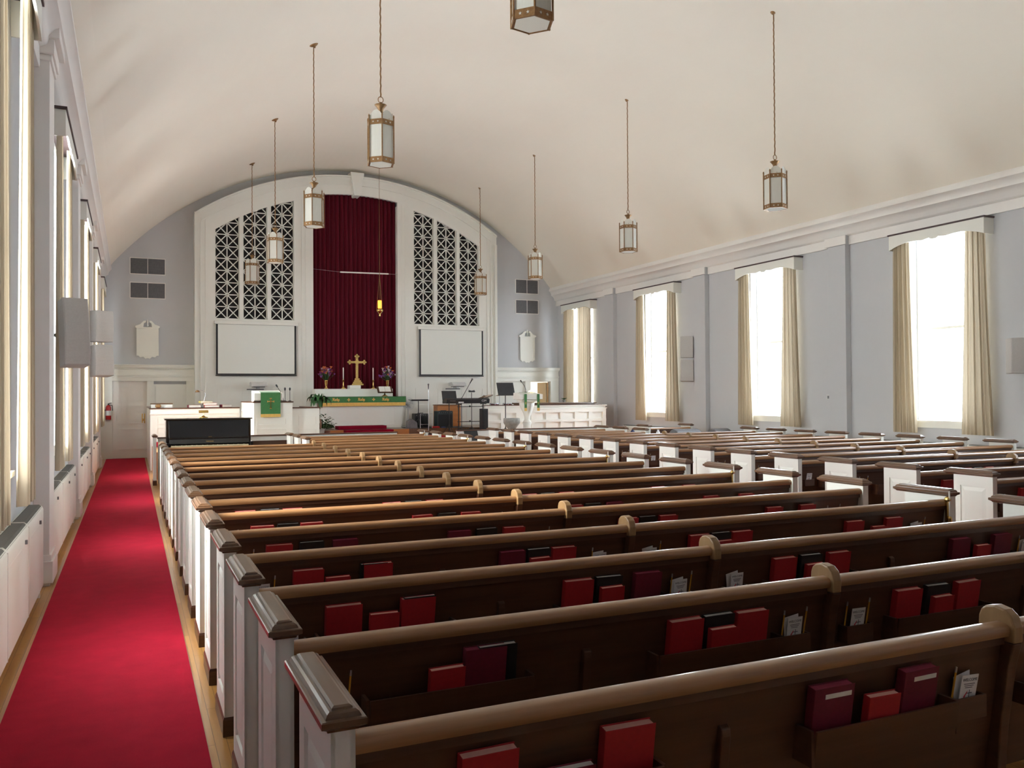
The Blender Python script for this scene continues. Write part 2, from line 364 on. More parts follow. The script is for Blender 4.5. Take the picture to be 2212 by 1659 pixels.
for y0 in (4.5, 9.2, 14.05, 18.9, 23.6): pilaster(XL, -1, y0, n); n += 1
for y0 in (4.2, 8.85, 13.55, 18.4, 23.1): pilaster(XR, 1, y0, n); n += 1
for j, y0 in enumerate((8.85, 13.55, 18.4, 23.1)): struct(MB().box(XR - 0.185, XR - 0.162, y0 - 0.045, y0 + 0.545, 4.95, 5.135), 'trim_%d' % (30 + j), M['trim'])
# windows
wn = 1
for X, sgn in ((XL, 1), (XR, -1)):          # sgn: direction into the room
    for c in WIN_Y:
        fr = MB(); xo = X - sgn * 0.22
        fr.box(xo - 0.03, xo + 0.03, c - WW, c - WW + 0.05, WZ0, WZ1); fr.box(xo - 0.03, xo + 0.03, c + WW - 0.05, c + WW, WZ0, WZ1)
        fr.box(xo - 0.03, xo + 0.03, c - WW + 0.05, c + WW - 0.05, WZ0, WZ0 + 0.06); fr.box(xo - 0.03, xo + 0.03, c - WW + 0.05, c + WW - 0.05, WZ1 - 0.05, WZ1)
        fr.box(xo - 0.025, xo + 0.025, c - WW + 0.05, c + WW - 0.05, 3.0, 3.05)
        f = struct(fr, 'window_%d' % wn, M['white'])
        ORG_w = ORG[f.name]
        MB().box(xo - 0.004, xo + 0.004, c - WW + 0.05, c + WW - 0.05, WZ0 + 0.06, WZ1 - 0.05).build('pane', M['glass'], f)
        s = MB(); xi = X + sgn * 0.05
        s.box(min(xi, X - sgn * 0.2), max(xi, X - sgn * 0.2), c - WW - 0.08, c + WW + 0.08, WZ0 - 0.03, WZ0 + 0.01)
        s.box(min(X, X + sgn * 0.025), max(X, X + sgn * 0.025), c - WW - 0.05, c + WW + 0.05, WZ0 - 0.13, WZ0 - 0.03)
        s.build('window_sill', M['white'], f)
        wn += 1
# baseboard right, front-left door, entablatures, panels
struct(MB().box(XR - 0.02, XR, YB, YF, 0, 0.18), 'baseboard_right', M['wall'])
struct(MB().box(XL, XL + 0.02, YB, YF, 0, 0.18), 'baseboard_left', M['trim'])
def entab(x0, x1, name):
    b = MB()
    for z0, z1, d in ((2.25, 2.36, 0.13), (2.36, 2.40, 0.15), (2.40, 2.44, 0.17), (2.44, 2.60, 0.12), (2.60, 2.64, 0.17), (2.64, 2.70, 0.22), (2.70, 2.73, 0.25)):
        b.box(x0, x1, YF - d, YF, z0, z1)
    struct(b, name, M['white'], bev=0.004)
entab(XL + 0.02, 1.72, 'trim_13'); entab(11.52, XR - 0.02, 'trim_14')
b = MB(); b.box(0.42, 0.60, YF - 0.12, YF, 0, 2.25); b.box(XL + 0.02, -0.50, YF - 0.12, YF, 0, 2.25); b.box(1.50, 1.72, YF - 0.12, YF, 0, 2.25)
b.box(0.60, 1.50, YF - 0.03, YF, 0, 2.16); b.frame(0.66, 1.44, 1.5, 2.1, YF - 0.03, 0.03); b.frame(0.66, 1.44, 0.3, 1.4, YF - 0.03, 0.03)
struct(b, 'trim_15', M['white'])
b = MB(); b.box(11.52, 11.85, YF - 0.12, YF, 0, 2.25); b.box(12.66, DR0, YF - 0.12, YF, 0, 2.25); b.box(DR1, XR - 0.02, YF - 0.12, YF, 0, 2.25)
b.box(11.85, 12.66, YF - 0.03, YF, 0, 2.27); b.frame(11.93, 12.58, 1.0, 1.75, YF - 0.03, 0.03)
struct(b, 'trim_16', M['white'])
d = struct(MB().box(-0.50, 0.42, YF - 0.025, YF - 0.002, 0.01, 2.245), 'door_1', M['trim'])
b = MB()
for x0, x1 in ((-0.41, -0.07), (0.0, 0.34)):
    for z0, z1 in ((0.25, 0.85), (1.0, 1.55), (1.68, 2.1)): b.frame(x0, x1, z0, z1, YF - 0.025, 0.03, 0.018)
b.build('door_panel', M['trim'], d)
b = MB().box(0.28, 0.37, YF - 0.04, YF - 0.025, 1.02, 1.30); b.sph((0.32, YF - 0.08, 1.12), 0.032); b.build('door_handle', M['brass'], d)
d = struct(MB().box(13.60, 13.64, YF + 0.16, YF + 0.86, 0.62, 2.22), 'door_2', M['beige'])
b = MB().box(13.575, 13.60, YF - 0.03, YF + 0.05, 0.7, 2.2); b.build('door_hinge', M['brz'], d)
MB().box(13.565, 13.60, YF - 0.05, YF + 0.0, 1.85, 2.05).build('door_latch', M['brz'], d)

# ---------------------------------------------------------------- arch screen
YA = 26.85; AC, AR = 0.43, 8.40
def az(r, x): return AC + math.sqrt(r * r - (x - 6.6) ** 2)
GR = [(2.30, 3.0), (3.11, 3.82), (3.93, 4.63), (8.52, 9.22), (9.33, 10.03), (10.13, 10.83)]
CX0, CX1 = 5.22, 7.96
b = MB()
def strip(xa, xb, n, zlo, zhi, y0, y1):
    for i in range(n):
        x0 = xa + (xb - xa) * i / n; x1 = xa + (xb - xa) * (i + 1) / n
        la, lb, ha, hb = zlo(x0), zlo(x1), zhi(x0), zhi(x1)
        b.add([(x0, y0, la), (x1, y0, lb), (x1, y1, lb), (x0, y1, la), (x0, y0, ha), (x1, y0, hb), (x1, y1, hb), (x0, y1, ha)],
              [(0, 3, 2, 1), (4, 5, 6, 7), (0, 1, 5, 4), (2, 3, 7, 6)] + ([(3, 0, 4, 7)] if i == 0 else []) + ([(1, 2, 6, 5)] if i == n - 1 else []))
top = lambda x: az(AR, x)
gtop = lambda x: az(7.70, x)
ctop = lambda x: az(7.80, x)
xs = [1.72, 2.30, 3.0, 3.11, 3.82, 3.93, 4.63, CX0, CX1, 8.52, 9.22, 9.33, 10.03, 10.13, 10.83, 11.48]
for i in range(len(xs) - 1):
    xa, xb = xs[i], xs[i + 1]; nn = max(2, int((xb - xa) / 0.12))
    if (xa, xb) in GR:
        strip(xa, xb, nn, gtop, top, YA, YA + 0.10); strip(xa, xb, 1, lambda x: 0.0, lambda x: 4.14, YA, YA + 0.10)
    elif xa == CX0:
        strip(xa, xb, nn, ctop, top, YA, YA + 0.10)
    else:
        strip(xa, xb, nn, lambda x: 0.0, top, YA, YA + 0.10)
b.box(1.72, 1.82, YA + 0.10, YF, 0, az(AR, 1.82) - 0.02); b.box(11.38, 11.48, YA + 0.10, YF, 0, az(AR, 11.38) - 0.02)
strip(1.72, 11.48, 60, lambda x: az(AR, x) - 0.12, lambda x: az(AR, x) - 0.01, YA + 0.10, YF)
b.box(CX0 - 0.03, CX0, YA + 0.1, YF - 0.02, 0, 8.0); b.box(CX1, CX1 + 0.03, YA + 0.1, YF - 0.02, 0, 8.0)
# outer archivolt bands and pilaster strips
strip(1.72, 11.48, 60, lambda x: az(AR - 0.05, x), top, YA - 0.06, YA)
strip(1.90, 11.30, 60, lambda x: az(AR - 0.30, x), lambda x: az(AR - 0.22, x), YA - 0.03, YA)
for x0, x1, d in ((1.72, 1.80, 0.06), (1.88, 1.93, 0.03), (2.02, 2.06, 0.02), (11.40, 11.48, 0.06), (11.26, 11.31, 0.03), (11.12, 11.16, 0.02)):
    b.box(x0, x1, YA - d, YA, 0, az(AR - 0.3, x0) - 0.02)
for x0 in (4.86, 4.98, 8.20, 8.08): b.box(x0, x0 + 0.03, YA - 0.02, YA, 0, az(7.75, x0))
for z0, z1 in ((1.45, 2.02), (0.8, 1.36)):
    for x0, x1 in ((2.35, 3.1), (3.25, 3.75), (3.9, 4.6), (8.55, 9.35), (9.5, 10.2), (10.35, 10.95)): b.frame(x0, x1, z0, z1, YA, 0.025, 0.012)
b.frame(2.3, 4.66, 2.10, 2.30, YA, 0.02, 0.01)
struct(b, 'trim_17', M['white'])
b = MB().prism([(6.50, 8.18), (6.70, 8.18), (6.82, 8.92), (6.38, 8.92)], 1, YA - 0.16, YA + 0.3); struct(b, 'trim_18', M['white'])
# organ grilles
for side, gs, nm in (('left', GR[:3], 'left of the maroon drape'), ('right', GR[3:], 'right of the maroon drape')):
    t = thing('organ_grille', ((gs[0][0] + gs[2][1]) / 2, YA + 0.12, 4.14), 'white diamond lattice screen of three bays %s' % nm, 'grille', 'lattice screens in the arch')
    xa_, xb_ = gs[0][0] - 0.05, gs[2][1] + 0.05
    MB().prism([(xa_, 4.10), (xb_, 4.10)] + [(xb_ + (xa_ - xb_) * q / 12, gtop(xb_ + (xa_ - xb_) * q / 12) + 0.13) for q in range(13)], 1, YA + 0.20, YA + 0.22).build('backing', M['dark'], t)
    for x0, x1 in gs:
        l = MB(); y0, y1 = YA + 0.105, YA + 0.135; h = 0.365; cw = (x1 - x0) / 2
        def bar(p, q, wd):
            dx, dz = q[0] - p[0], q[1] - p[1]; L = math.hypot(dx, dz); nx, nz = -dz / L * wd / 2, dx / L * wd / 2
            l.prism([(p[0] + nx, p[1] + nz), (q[0] + nx, q[1] + nz), (q[0] - nx, q[1] - nz), (p[0] - nx, p[1] - nz)], 1, y0, y1)
        ztop = max(gtop(x0), gtop(x1)) + 0.06; z = 4.14; xm = (x0 + x1) / 2
        bar((xm, 4.14), (xm, ztop), 0.03); bar((x0 + 0.01, 4.14), (x0 + 0.01, ztop), 0.02); bar((x1 - 0.01, 4.14), (x1 - 0.01, ztop), 0.02)
        while z < ztop - 0.1:
            z1 = min(z + h, ztop)
            bar((x0, z), (x1, z), 0.028)
            for a, c in ((x0, xm), (xm, x1)):
                fr_ = (z1 - z) / h
                bar((a, z), (a + (c - a) * fr_, z1), 0.028); bar((c, z), (c - (c - a) * fr_, z1), 0.028)
            z += h
        l.build('lattice_panel', M['white'], t)
# maroon drape
b = MB(); n = 330
fr_, bk = [], []
for i in range(n + 1):
    x = CX0 + 0.005 + (CX1 - CX0 - 0.01) * i / n
    ph = 2 * PI * 19 * i / n
    y = YF - 0.10 + 0.042 * math.sin(ph) + 0.006 * math.sin(2.3 * ph)
    fr_.append((x, y)); bk.append((x, y + 0.01))
def ring_strip(pa, pb, za, zb):
    k = len(b.v)
    for (x, y), (x2, y2) in zip(pa, pb): b.v.append((x, y, za)); b.v.append((x2, y2, zb(x2)))
    for i in range(len(pa) - 1): b.f.append((k + 2 * i, k + 2 * i + 2, k + 2 * i + 3, k + 2 * i + 1))
ring_strip(fr_, fr_, 0.8, lambda x: ctop(x) + 0.03)
o = b.build('stage_drape', M['drape'], smooth=True)
tag(o, 'tall pleated maroon drape hanging behind the altar', 'curtain')

# projection screens
for x0, x1, nm in ((2.28, 4.70, 'left of the altar'), (8.63, 10.96, 'right of the altar')):
    t = thing('projection_screen', ((x0 + x1) / 2, YA - 0.08, 2.38), 'pulled down white projection screen %s' % nm, 'screen', 'projection screens in the arch')
    MB().box(x0 - 0.02, x1 + 0.02, YA - 0.14, YA - 0.025, 3.96, 4.06).build('housing', M['white'], t, bev=0.015)
    MB().box(x0 + 0.03, x1 - 0.03, YA - 0.085, YA - 0.08, 2.44, 3.97).build('black_border', M['black'], t)
    MB().box(x0 + 0.085, x1 - 0.085, YA - 0.092, YA - 0.087, 2.475, 3.955).build('fabric', M['screen'], t)
    MB().box(x0 + 0.02, x1 - 0.02, YA - 0.095, YA - 0.07, 2.405, 2.435).build('bottom_bar', M['black'], t)
# projectors on shelves
for xc, nm in ((3.50, 'left'), (9.90, 'right')):
    t = thing('projector', (xc, YA - 0.3, 1.95), 'short throw projector on a wall arm below the %s screen' % nm, 'projector', 'projectors below the screens')
    b = MB().prism([(YA - 0.55, 2.08), (YA - 0.12, 2.10), (YA - 0.12, 2.20), (YA - 0.42, 2.22), (YA - 0.55, 2.14)], 0, xc - 0.24, xc + 0.24); b.build('body', M['fan'], t, bev=0.015)
    MB().box(xc - 0.17, xc + 0.17, YA - 0.52, YA - 0.16, 2.055, 2.078).build('vent_base', M['vent'], t)
    MB().box(xc - 0.035, xc + 0.035, YA - 0.35, YA - 0.02, 2.02, 2.055).build('arm', M['metal'], t)
    MB().box(xc - 0.30, xc + 0.20, YA - 0.05, YA - 0.005, 1.98, 2.01).build('wall_plate', M['vent'], t)
# vents and hymn boards in the side bays
for x0, x1, sd in ((-0.04, 0.93, 'left'), (12.34, 13.24, 'right')):
    for z0, z1, lv in ((5.39, 5.88, 'upper'), (4.68, 5.16, 'lower')):
        if sd == 'right': z0 -= 0.04; z1 -= 0.02
        t = thing('wall_vent', ((x0 + x1) / 2, YF - 0.01, z0), '%s grey louvred vent high on the %s front wall' % (lv, sd), 'vent', 'louvred vents on the front wall')
        b = MB(); b.frame(x0, x1, z0, z1, YF - 0.001, 0.02, 0.03); b.box((x0 + x1) / 2 - 0.008, (x0 + x1) / 2 + 0.008, YF - 0.03, YF - 0.001, z0, z1); b.build('frame', M['trim'], t)
        b = MB(); b.box(x0 + 0.02, x1 - 0.02, YF - 0.008, YF - 0.002, z0 + 0.02, z1 - 0.02)
        for k in range(14):
            zz = z0 + 0.03 + (z1 - z0 - 0.06) * k / 14
            b.box(x0 + 0.02, x1 - 0.02, YF - 0.022, YF - 0.008, zz, zz + 0.014)
        b.build('louvres', M['vent'], t)
for x0, x1, sd in ((0.14, 0.74, 'left'), (12.50, 13.06, 'right')):
    y = YF
    t = thing('hymn_board', ((x0 + x1) / 2, y - 0.03, 2.93), 'white hymn board with broken pediment on the %s front wall' % sd, 'hymn board', 'hymn boards on the front wall')
    xm = (x0 + x1) / 2
    MB().box(x0 + 0.02, x1 - 0.02, y - 0.05, y - 0.001, 3.02, 3.80).build('board', M['white'], t, bev=0.005)
    b = MB().frame(x0, x1, 3.0, 3.84, y - 0.045, 0.045, 0.03)
    for k in range(6): b.box(x0 + 0.06, x1 - 0.06, y - 0.06, y - 0.05, 3.12 + k * 0.11, 3.13 + k * 0.11)
    b.build('frame', M['white'], t)
    b = MB()
    for s in (-1, 1):
        b.prism([(xm + s * 0.33, 3.83), (xm + s * 0.33, 3.87), (xm + s * 0.20, 3.92), (xm + s * 0.11, 4.02), (xm + s * 0.05, 4.03), (xm + s * 0.045, 3.98), (xm + s * 0.10, 3.95), (xm + s * 0.12, 3.83)], 1, y - 0.08, y - 0.001)
    b.box(x0 - 0.02, x1 + 0.02, y - 0.085, y - 0.001, 3.81, 3.84)
    b.build('pediment', M['white'], t)
    MB().lathe((xm, y - 0.04, 3.86), [(0.012, 0), (0.03, 0.03), (0.015, 0.08), (0.032, 0.13), (0.012, 0.19), (0.0, 0.23)], 10).build('finial', M['white'], t, smooth=True)
    MB().prism([(xm - 0.26, 3.01), (xm - 0.20, 2.95), (xm - 0.12, 2.97), (xm - 0.06, 2.91), (xm, 2.93), (xm + 0.06, 2.91), (xm + 0.12, 2.97), (xm + 0.20, 2.95), (xm + 0.26, 3.01)], 1, y - 0.05, y - 0.001).build('apron', M['white'], t)

# ================================================================ carpets
def carpet(x0, x1, y0, y1, z, label, name='carpet_runner'):
    return tag(MB().box(x0, x1, y0, y1, z - 0.012, z).build(name, M['carpet']), label, 'carpet')
carpet(-0.655, 0.355, YB + 0.02, 27.0, 0.014, 'red carpet runner along the left aisle under the windows')
carpet(6.12, 7.50, YB + 0.02, 18.95, 0.014, 'red carpet runner in the centre aisle between the pew blocks')

# ================================================================ PEWS
S = 0.878; Y0 = 2.105
def row_y(k): return Y0 + S * k
def back_y(z): return 0.045 + (0.90 - z) * 0.16
CAP = [(0.024, 0.966), (0.018, 0.968), (0.016, 0.974), (0.004, 0.981), (0.0, 0.983), (0.0, 0.998), (0.003, 1.001), (0.012, 1.002), (0.013, 1.006), (0.017, 1.013), (0.024, 1.018), (0.030, 1.019), (0.031, 1.023), (0.038, 1.027)]
def end_panel(p, x0, x1, ya=0.0, yb=0.43):
    """white panelled pew end; raised field on both faces"""
    b = MB(); t = 0.012
    b.box(x0 + t, x1 - t, ya + t, yb - t, 0.0, 0.97)
    for xa, xb, s in ((x0, x0 + t, -1), (x1 - t, x1, 1)):
        b.box(xa, xb, ya, yb, 0.86, 0.97); b.box(xa, xb, ya, yb, 0.03, 0.20)
        b.box(xa, xb, ya, ya + 0.075, 0.20, 0.86); b.box(xa, xb, yb - 0.075, yb, 0.20, 0.86)
        # raised and bevelled field
        xf, xo = (x0 + t, x0 + 0.002) if s < 0 else (x1 - t, x1 - 0.002)
        y0, y1, z0, z1 = ya + 0.085, yb - 0.085, 0.21, 0.85; e = 0.035
        r1 = [(xf, y0, z0), (xf, y1, z0), (xf, y1, z1), (xf, y0, z1)]
        r2 = [(xo, y0 + e, z0 + e), (xo, y1 - e, z0 + e), (xo, y1 - e, z1 - e), (xo, y0 + e, z1 - e)]
        b.rings([r1, r2])
    b.box(x0 + 0.001, x1 - 0.001, ya, ya + t, 0.03, 0.97); b.box(x0 + 0.001, x1 - 0.001, yb - t, yb, 0.03, 0.97)
    o = b.build('end_panel', M['white'], p)
    MB().stack(x0 - 0.026, x1 + 0.026, ya - 0.02, yb + 0.10, CAP).build('end_cap', M['cap'], o, auto=0.28)
    MB().stack(x0 - 0.008, x1 + 0.008, ya - 0.008, yb + 0.008, [(0, 0), (0, 0.085), (0.006, 0.10)]).build('end_base', M['wood'], o)
    return o
def rack(p, x0, x1):
    b = MB()
    b.prism([(0.004, 0.595), (0.014, 0.595), (-0.004, 0.712), (-0.014, 0.712)], 0, x0, x1); b.box(x0, x1, 0.010, back_y(0.6) + 0.004, 0.595, 0.605)
    b.box(x0 - 0.012, x0, 0.0, back_y(0.63) + 0.002, 0.595, 0.712); b.box(x1, x1 + 0.012, 0.0, back_y(0.63) + 0.002, 0.595, 0.712)
    b.build('book_rack', M['wood'], p)
def cardbox(p, x0, x1):
    b = MB(); b.box(x0, x1, 0.022, 0.030, 0.62, 0.70); b.box(x0, x1, 0.030, back_y(0.62) + 0.004, 0.62, 0.628)
    b.box(x0 - 0.008, x0, 0.022, back_y(0.64), 0.62, 0.70); b.box(x1, x1 + 0.008, 0.022, back_y(0.64), 0.62, 0.70)
    b.build('card_holder', M['wood'], p)
def rail_prof():
    return [(0.017, 0.895), (0.013, 0.906), (0.0125, 0.917), (0.015, 0.927), (0.020, 0.934), (0.027, 0.9385), (0.036, 0.9414), (0.045, 0.9428), (0.054, 0.9432),
            (0.063, 0.9425), (0.071, 0.940), (0.077, 0.935), (0.081, 0.927), (0.082, 0.915), (0.080, 0.895)]
def seat_and_back(p, x0, x1):
    yb0, yb1 = back_y(0.90), back_y(0.40)
    MB().prism([(yb0, 0.898), (yb0 + 0.024, 0.898), (yb1 + 0.024, 0.36), (yb1, 0.36)], 0, x0, x1).build('backrest', M['wood'], p)
    o = MB().prism(rail_prof(), 0, x0, x1).build('top_rail', M['rail'], p, auto=0.7)
    MB().box(x0, x1, 0.035, 0.047, 0.862, 0.893).build('rail_moulding', M['wood'], o)
    MB().prism([(yb1 + 0.022, 0.44), (0.56, 0.455), (0.575, 0.445), (0.575, 0.425), (0.56, 0.415), (yb1 + 0.022, 0.405)], 0, x0, x1).build('seat', M['wood'], p)
    MB().box(x0, x1, 0.50, 0.52, 0.30, 0.415).build('seat_apron', M['wood'], p)
def divider(p, x):
    pr = [(0.138, 0.871), (0.142, 0.92), (0.140, 0.95), (0.130, 0.975), (0.110, 0.990), (0.075, 0.998), (0.035, 0.990), (0.008, 0.968), (-0.006, 0.93), (-0.004, 0.871)]
    MB().prism(pr, 0, x - 0.025, x + 0.025).build('divider_cap', M['divider'], p, bev=0.007)
    pr = [(-0.002, 0.87), (0.022, 0.78), (0.055, 0.55), (0.075, 0.30), (0.08, 0.0), (0.52, 0.0), (0.52, 0.40), (0.16, 0.402), (0.15, 0.6), (0.138, 0.87)]
    MB().prism(pr, 0, x - 0.0245, x + 0.0245).build('divider_board', M['wood'], p, bev=0.005)
def bracket(p, x):
    MB().prism([(back_y(0.76), 0.765), (back_y(0.74) - 0.022, 0.755), (back_y(0.7) - 0.030, 0.73), (back_y(0.5) - 0.03, 0.5), (back_y(0.36) - 0.03, 0.36), (0.13, 0.36)], 0, x - 0.018, x + 0.018).build('back_bracket', M['wood'], p, bev=0.004)
def support(p, x):
    MB().prism([(0.12, 0.0), (0.50, 0.0), (0.50, 0.404), (0.14, 0.404)], 0, x - 0.02, x + 0.02).build('seat_support', M['wood'], p)
def make_pew(x0, x1, dv, racks, cards, brks, label, group):
    t = thing('church_pew', (x0, 0, 0), label, 'pew', group)
    end_panel(t, x0, x0 + 0.062); end_panel(t, x1 - 0.062, x1)
    segs = [x0 + 0.062] + ([dv - 0.025, dv + 0.025] if dv else []) + [x1 - 0.062]
    for i in range(0, len(segs), 2): seat_and_back(t, segs[i], segs[i + 1])
    if dv: divider(t, dv)
    for a, c in racks: rack(t, a, c)
    for a, c in cards: cardbox(t, a, c)
    for x in brks: bracket(t, x); support(t, x)
    return t
L0, L1, LD = 0.448, 5.99, 2.98
R0, R1, RD = 7.62, 12.95, 10.47
LR = [(0.775, 1.42), (2.0, 2.65), (3.36, 4.03), (4.84, 5.48)]
LCD = [(0.58, 0.715), (2.69, 2.83), (3.07, 3.22), (5.54, 5.69)]
RR = [(8.02, 8.66), (9.46, 10.12), (10.86, 11.5), (12.0, 12.62)]
RCD = [(7.76, 7.90), (10.18, 10.32), (10.6, 10.74), (12.68, 12.80)]
protoL = make_pew(L0, L1, LD, LR, LCD, (1.69, 4.37), 'x', 'long pews in the left block')
protoL.location = (L0, row_y(0), 0); protoL['label'] = 'dark wooden pew with white panelled ends in the left block, nearest the camera'
for k in range(1, 16):
    dup(protoL, (L0, row_y(k), 0), 'dark wooden pew with white panelled ends in the left block, %s from the camera' % ORD[k])
pS = make_pew(3.0, L1, None, LR[2:], LCD[2:], (4.37,), 'x', 'short pews right of the piano')
for j, k in enumerate((16, 17, 18)):
    lb = 'short pew with white ends right of the black piano, %s of three' % ('nearest', 'middle', 'farthest')[j]
    if j == 0: pS.location = (3.0, row_y(k), 0); pS['label'] = lb
    else: dup(pS, (3.0, row_y(k), 0), lb)
protoR = make_pew(R0, R1, RD, RR, RCD, (9.05, 11.7), 'x', 'long pews in the right block')
for k in range(2, 16):
    lb = 'dark wooden pew with white panelled ends in the right block, %s from the camera' % ORD[k - 2]
    if k == 2: protoR.location = (R0, row_y(k), 0); protoR['label'] = lb
    else: dup(protoR, (R0, row_y(k), 0), lb)
pT = make_pew(R0, 10.58, None, RR[:2], RCD[:1], (9.05,), 'x', 'short pews at the front of the right block')
for j, k in enumerate((16, 17, 18)):
    lb = 'short pew at the front of the right block, %s of three' % ('nearest', 'middle', 'farthest')[j]
    if j == 0: pT.location = (R0, row_y(k), 0); pT['label'] = lb
    else: dup(pT, (R0, row_y(k), 0), lb)
pU = make_pew(11.75, 13.08, None, [], [], (), 'small pew by the right wall beyond the grey padded bolsters', None)
pU.location = (11.75, row_y(18), 0)
if 'group' in pU.keys(): del pU['group']

# ---------------------------------------------------------------- books, cards, pencils
TH = math.atan(0.16)
def book_proto(name, w_, h, t, cover, pages, label, cat='book', round_=0.0):
    """spine left, cover facing -Y, base at z=0, leaning back is done by rotation_x"""
    o = thing(name, (0, 0, 0), label, cat)
    c = MB()
    c.box(0, w_, -t, -t + 0.003, 0, h); c.box(0, w_, -0.003, 0, 0, h); c.box(0, 0.003, -t + 0.003, -0.003, 0, h)
    c.build('cover', cover, o, bev=0.001)
    MB().box(0.0035, w_ - 0.004, -t + 0.0032, -0.0032, 0.004, h - 0.004).build('pages', pages, o)
    return o
BP = {}
def book(kind, k, x, wpx=None, where='', block='left'):
    spec = {'R': (0.168, 0.236, 0.036, 'red', 'pinkpage', 'red hymnal', 'hymnal'), 'M': (0.168, 0.238, 0.036, 'maroon', 'maroonpage', 'maroon hymnal', 'hymnal'),
            'K': (0.158, 0.238, 0.030, 'bible', 'page', 'black bible', 'bible'), 'r': (0.138, 0.185, 0.030, 'red', 'pinkpage', 'small red songbook', 'songbook'),
            'F': (0.175, 0.150, 0.030, 'maroon', 'page', 'short maroon bible', 'bible')}[kind]
    yb = 0.082
    if kind == 'r': yb = 0.049
    if kind == 'K': yb = 0.085
    if kind == 'F': yb = 0.06
    jit = random.uniform(-0.004, 0.004)
    loc = (x + jit, row_y(k) + yb, 0.608)
    lab = '%s, %s' % (spec[5], where)
    grp = '%ss in the pew racks' % spec[5]
    if kind not in BP:
        o = book_proto(spec[6], spec[0], spec[1], spec[2], M[spec[3]], M[spec[4]], lab, spec[6]); BP[kind] = o
        o.location = loc
    else:
        o = dup(BP[kind], loc, lab)
    o['group'] = grp
    if k == 0 and kind == 'M': LABELLED.append(o)
    o.rotation_euler = (TH, random.uniform(-0.012, 0.012), random.uniform(-0.03, 0.03))
    return o
NB = {}
LABELLED = []
def wh(k, x, block):
    """place words that can be found"""
    nb = NB.setdefault((block, k), 0); NB[(block, k)] += 1
    pos = ('at the far left', 'left of the middle divider', 'right of the middle divider', 'near the aisle end') if block == 'left' else ('near its aisle end', 'left of its divider', 'right of its divider', 'near the wall end')
    return pos
BK = {0: [('R', .80), ('F', 1.03), ('R', 1.24), ('M', 2.02), ('r', 2.235), ('M', 2.42)],
      1: [('r', 1.0), ('M', 1.15), ('K', 1.21), ('R', 2.07), ('K', 2.25), ('r', 2.27), ('R', 2.42), ('R', 3.38), ('K', 3.59), ('r', 3.61), ('R', 3.80)],
      2: [('R', .81), ('r', 1.01), ('K', 1.175), ('R', 1.16), ('R', 2.03), ('K', 2.215), ('r', 2.235), ('M', 2.45), ('R', 3.40), ('K', 3.61), ('r', 3.63), ('R', 3.82), ('M', 4.87), ('r', 5.07), ('M', 5.27)],
      3: [('R', .81), ('r', .99), ('K', 1.19), ('R', 1.21), ('M', 2.05), ('K', 2.235), ('r', 2.245), ('R', 2.40), ('R', 3.45), ('K', 3.635), ('r', 3.655), ('R', 3.81), ('R', 4.86), ('r', 5.09), ('R', 5.26)],
      4: [('R', .79), ('K', 1.01), ('r', .99), ('M', 1.22), ('M', 2.03), ('K', 2.25), ('R', 2.45), ('R', 3.43), ('K', 3.61), ('r', 3.62), ('R', 3.79), ('R', 4.86), ('r', 5.05), ('R', 5.23)],
      5: [('R', .80), ('K', .99), ('R', 1.17), ('R', 2.05), ('K', 2.26), ('R', 2.46), ('R', 3.42), ('K', 3.62), ('M', 3.83), ('R', 4.88), ('R', 5.29)],
      6: [('R', .79), ('K', .99), ('R', 1.17), ('R', 2.05), ('K', 2.25), ('R', 2.45), ('R', 3.41), ('K', 3.62), ('R', 3.82), ('R', 4.88), ('R', 5.27)],
      7: [('R', .79), ('K', .98), ('R', 1.20), ('R', 2.05), ('K', 2.25), ('R', 2.45), ('R', 3.41), ('K', 3.62), ('R', 3.82), ('R', 4.88), ('R', 5.27)],
      8: [('r', .82), ('K', .99), ('R', 1.18), ('R', 2.05), ('K', 2.25), ('R', 2.45), ('K', 3.62), ('R', 3.82)]}
POSL = ['leftmost rack', 'rack left of divider', 'rack right of divider', 'rack near centre aisle']
POSR = ['rack near centre aisle', 'rack left of divider', 'rack right of divider', 'rack near wall']
def place_books(BKd, racks, posn, block):
    for k, lst in BKd.items():
        per = {}
        for kd, x in lst:
            ri = next(i for i, (a, c) in enumerate(racks) if a - 0.05 <= x <= c)
            per.setdefault(ri, []).append((kd, x))
        for ri, bs in per.items():
            bs.sort(key=lambda q: q[1]); cnt = {}
            tot = {}
            for kd, x in bs: tot[kd] = tot.get(kd, 0) + 1
            for kd, x in bs:
                cnt[kd] = cnt.get(kd, 0) + 1
                side = '' if tot[kd] == 1 else ('left one, ' if cnt[kd] == 1 else 'right one, ')
                o_ = ORD[k] if block == 'left' else ORD[k - 2]
                book(kd, k, x, where='%s%s, %s pew from camera, %s block' % (side, posn[ri], o_, block))
place_books(BK, LR, POSL, 'left')
BKR = {4: [('R', 8.05), ('R', 8.45)], 5: [('R', 8.05), ('R', 8.44)], 6: [('R', 9.50), ('K', 9.70), ('R', 9.90)], 7: [('R', 9.50), ('K', 9.70), ('R', 9.90), ('R', 10.9), ('R', 11.2)],
       8: [('R', 10.9), ('K', 11.1), ('R', 11.3)]}
place_books(BKR, RR, POSR, 'right')
for o in LABELLED:
    st = bpy.data.objects.new('paper_label', MB().box(0.045, 0.155, -0.0375, -0.0362, 0.200, 0.216).mesh('paper_label', M['page'])); COL.objects.link(st); st.parent = o
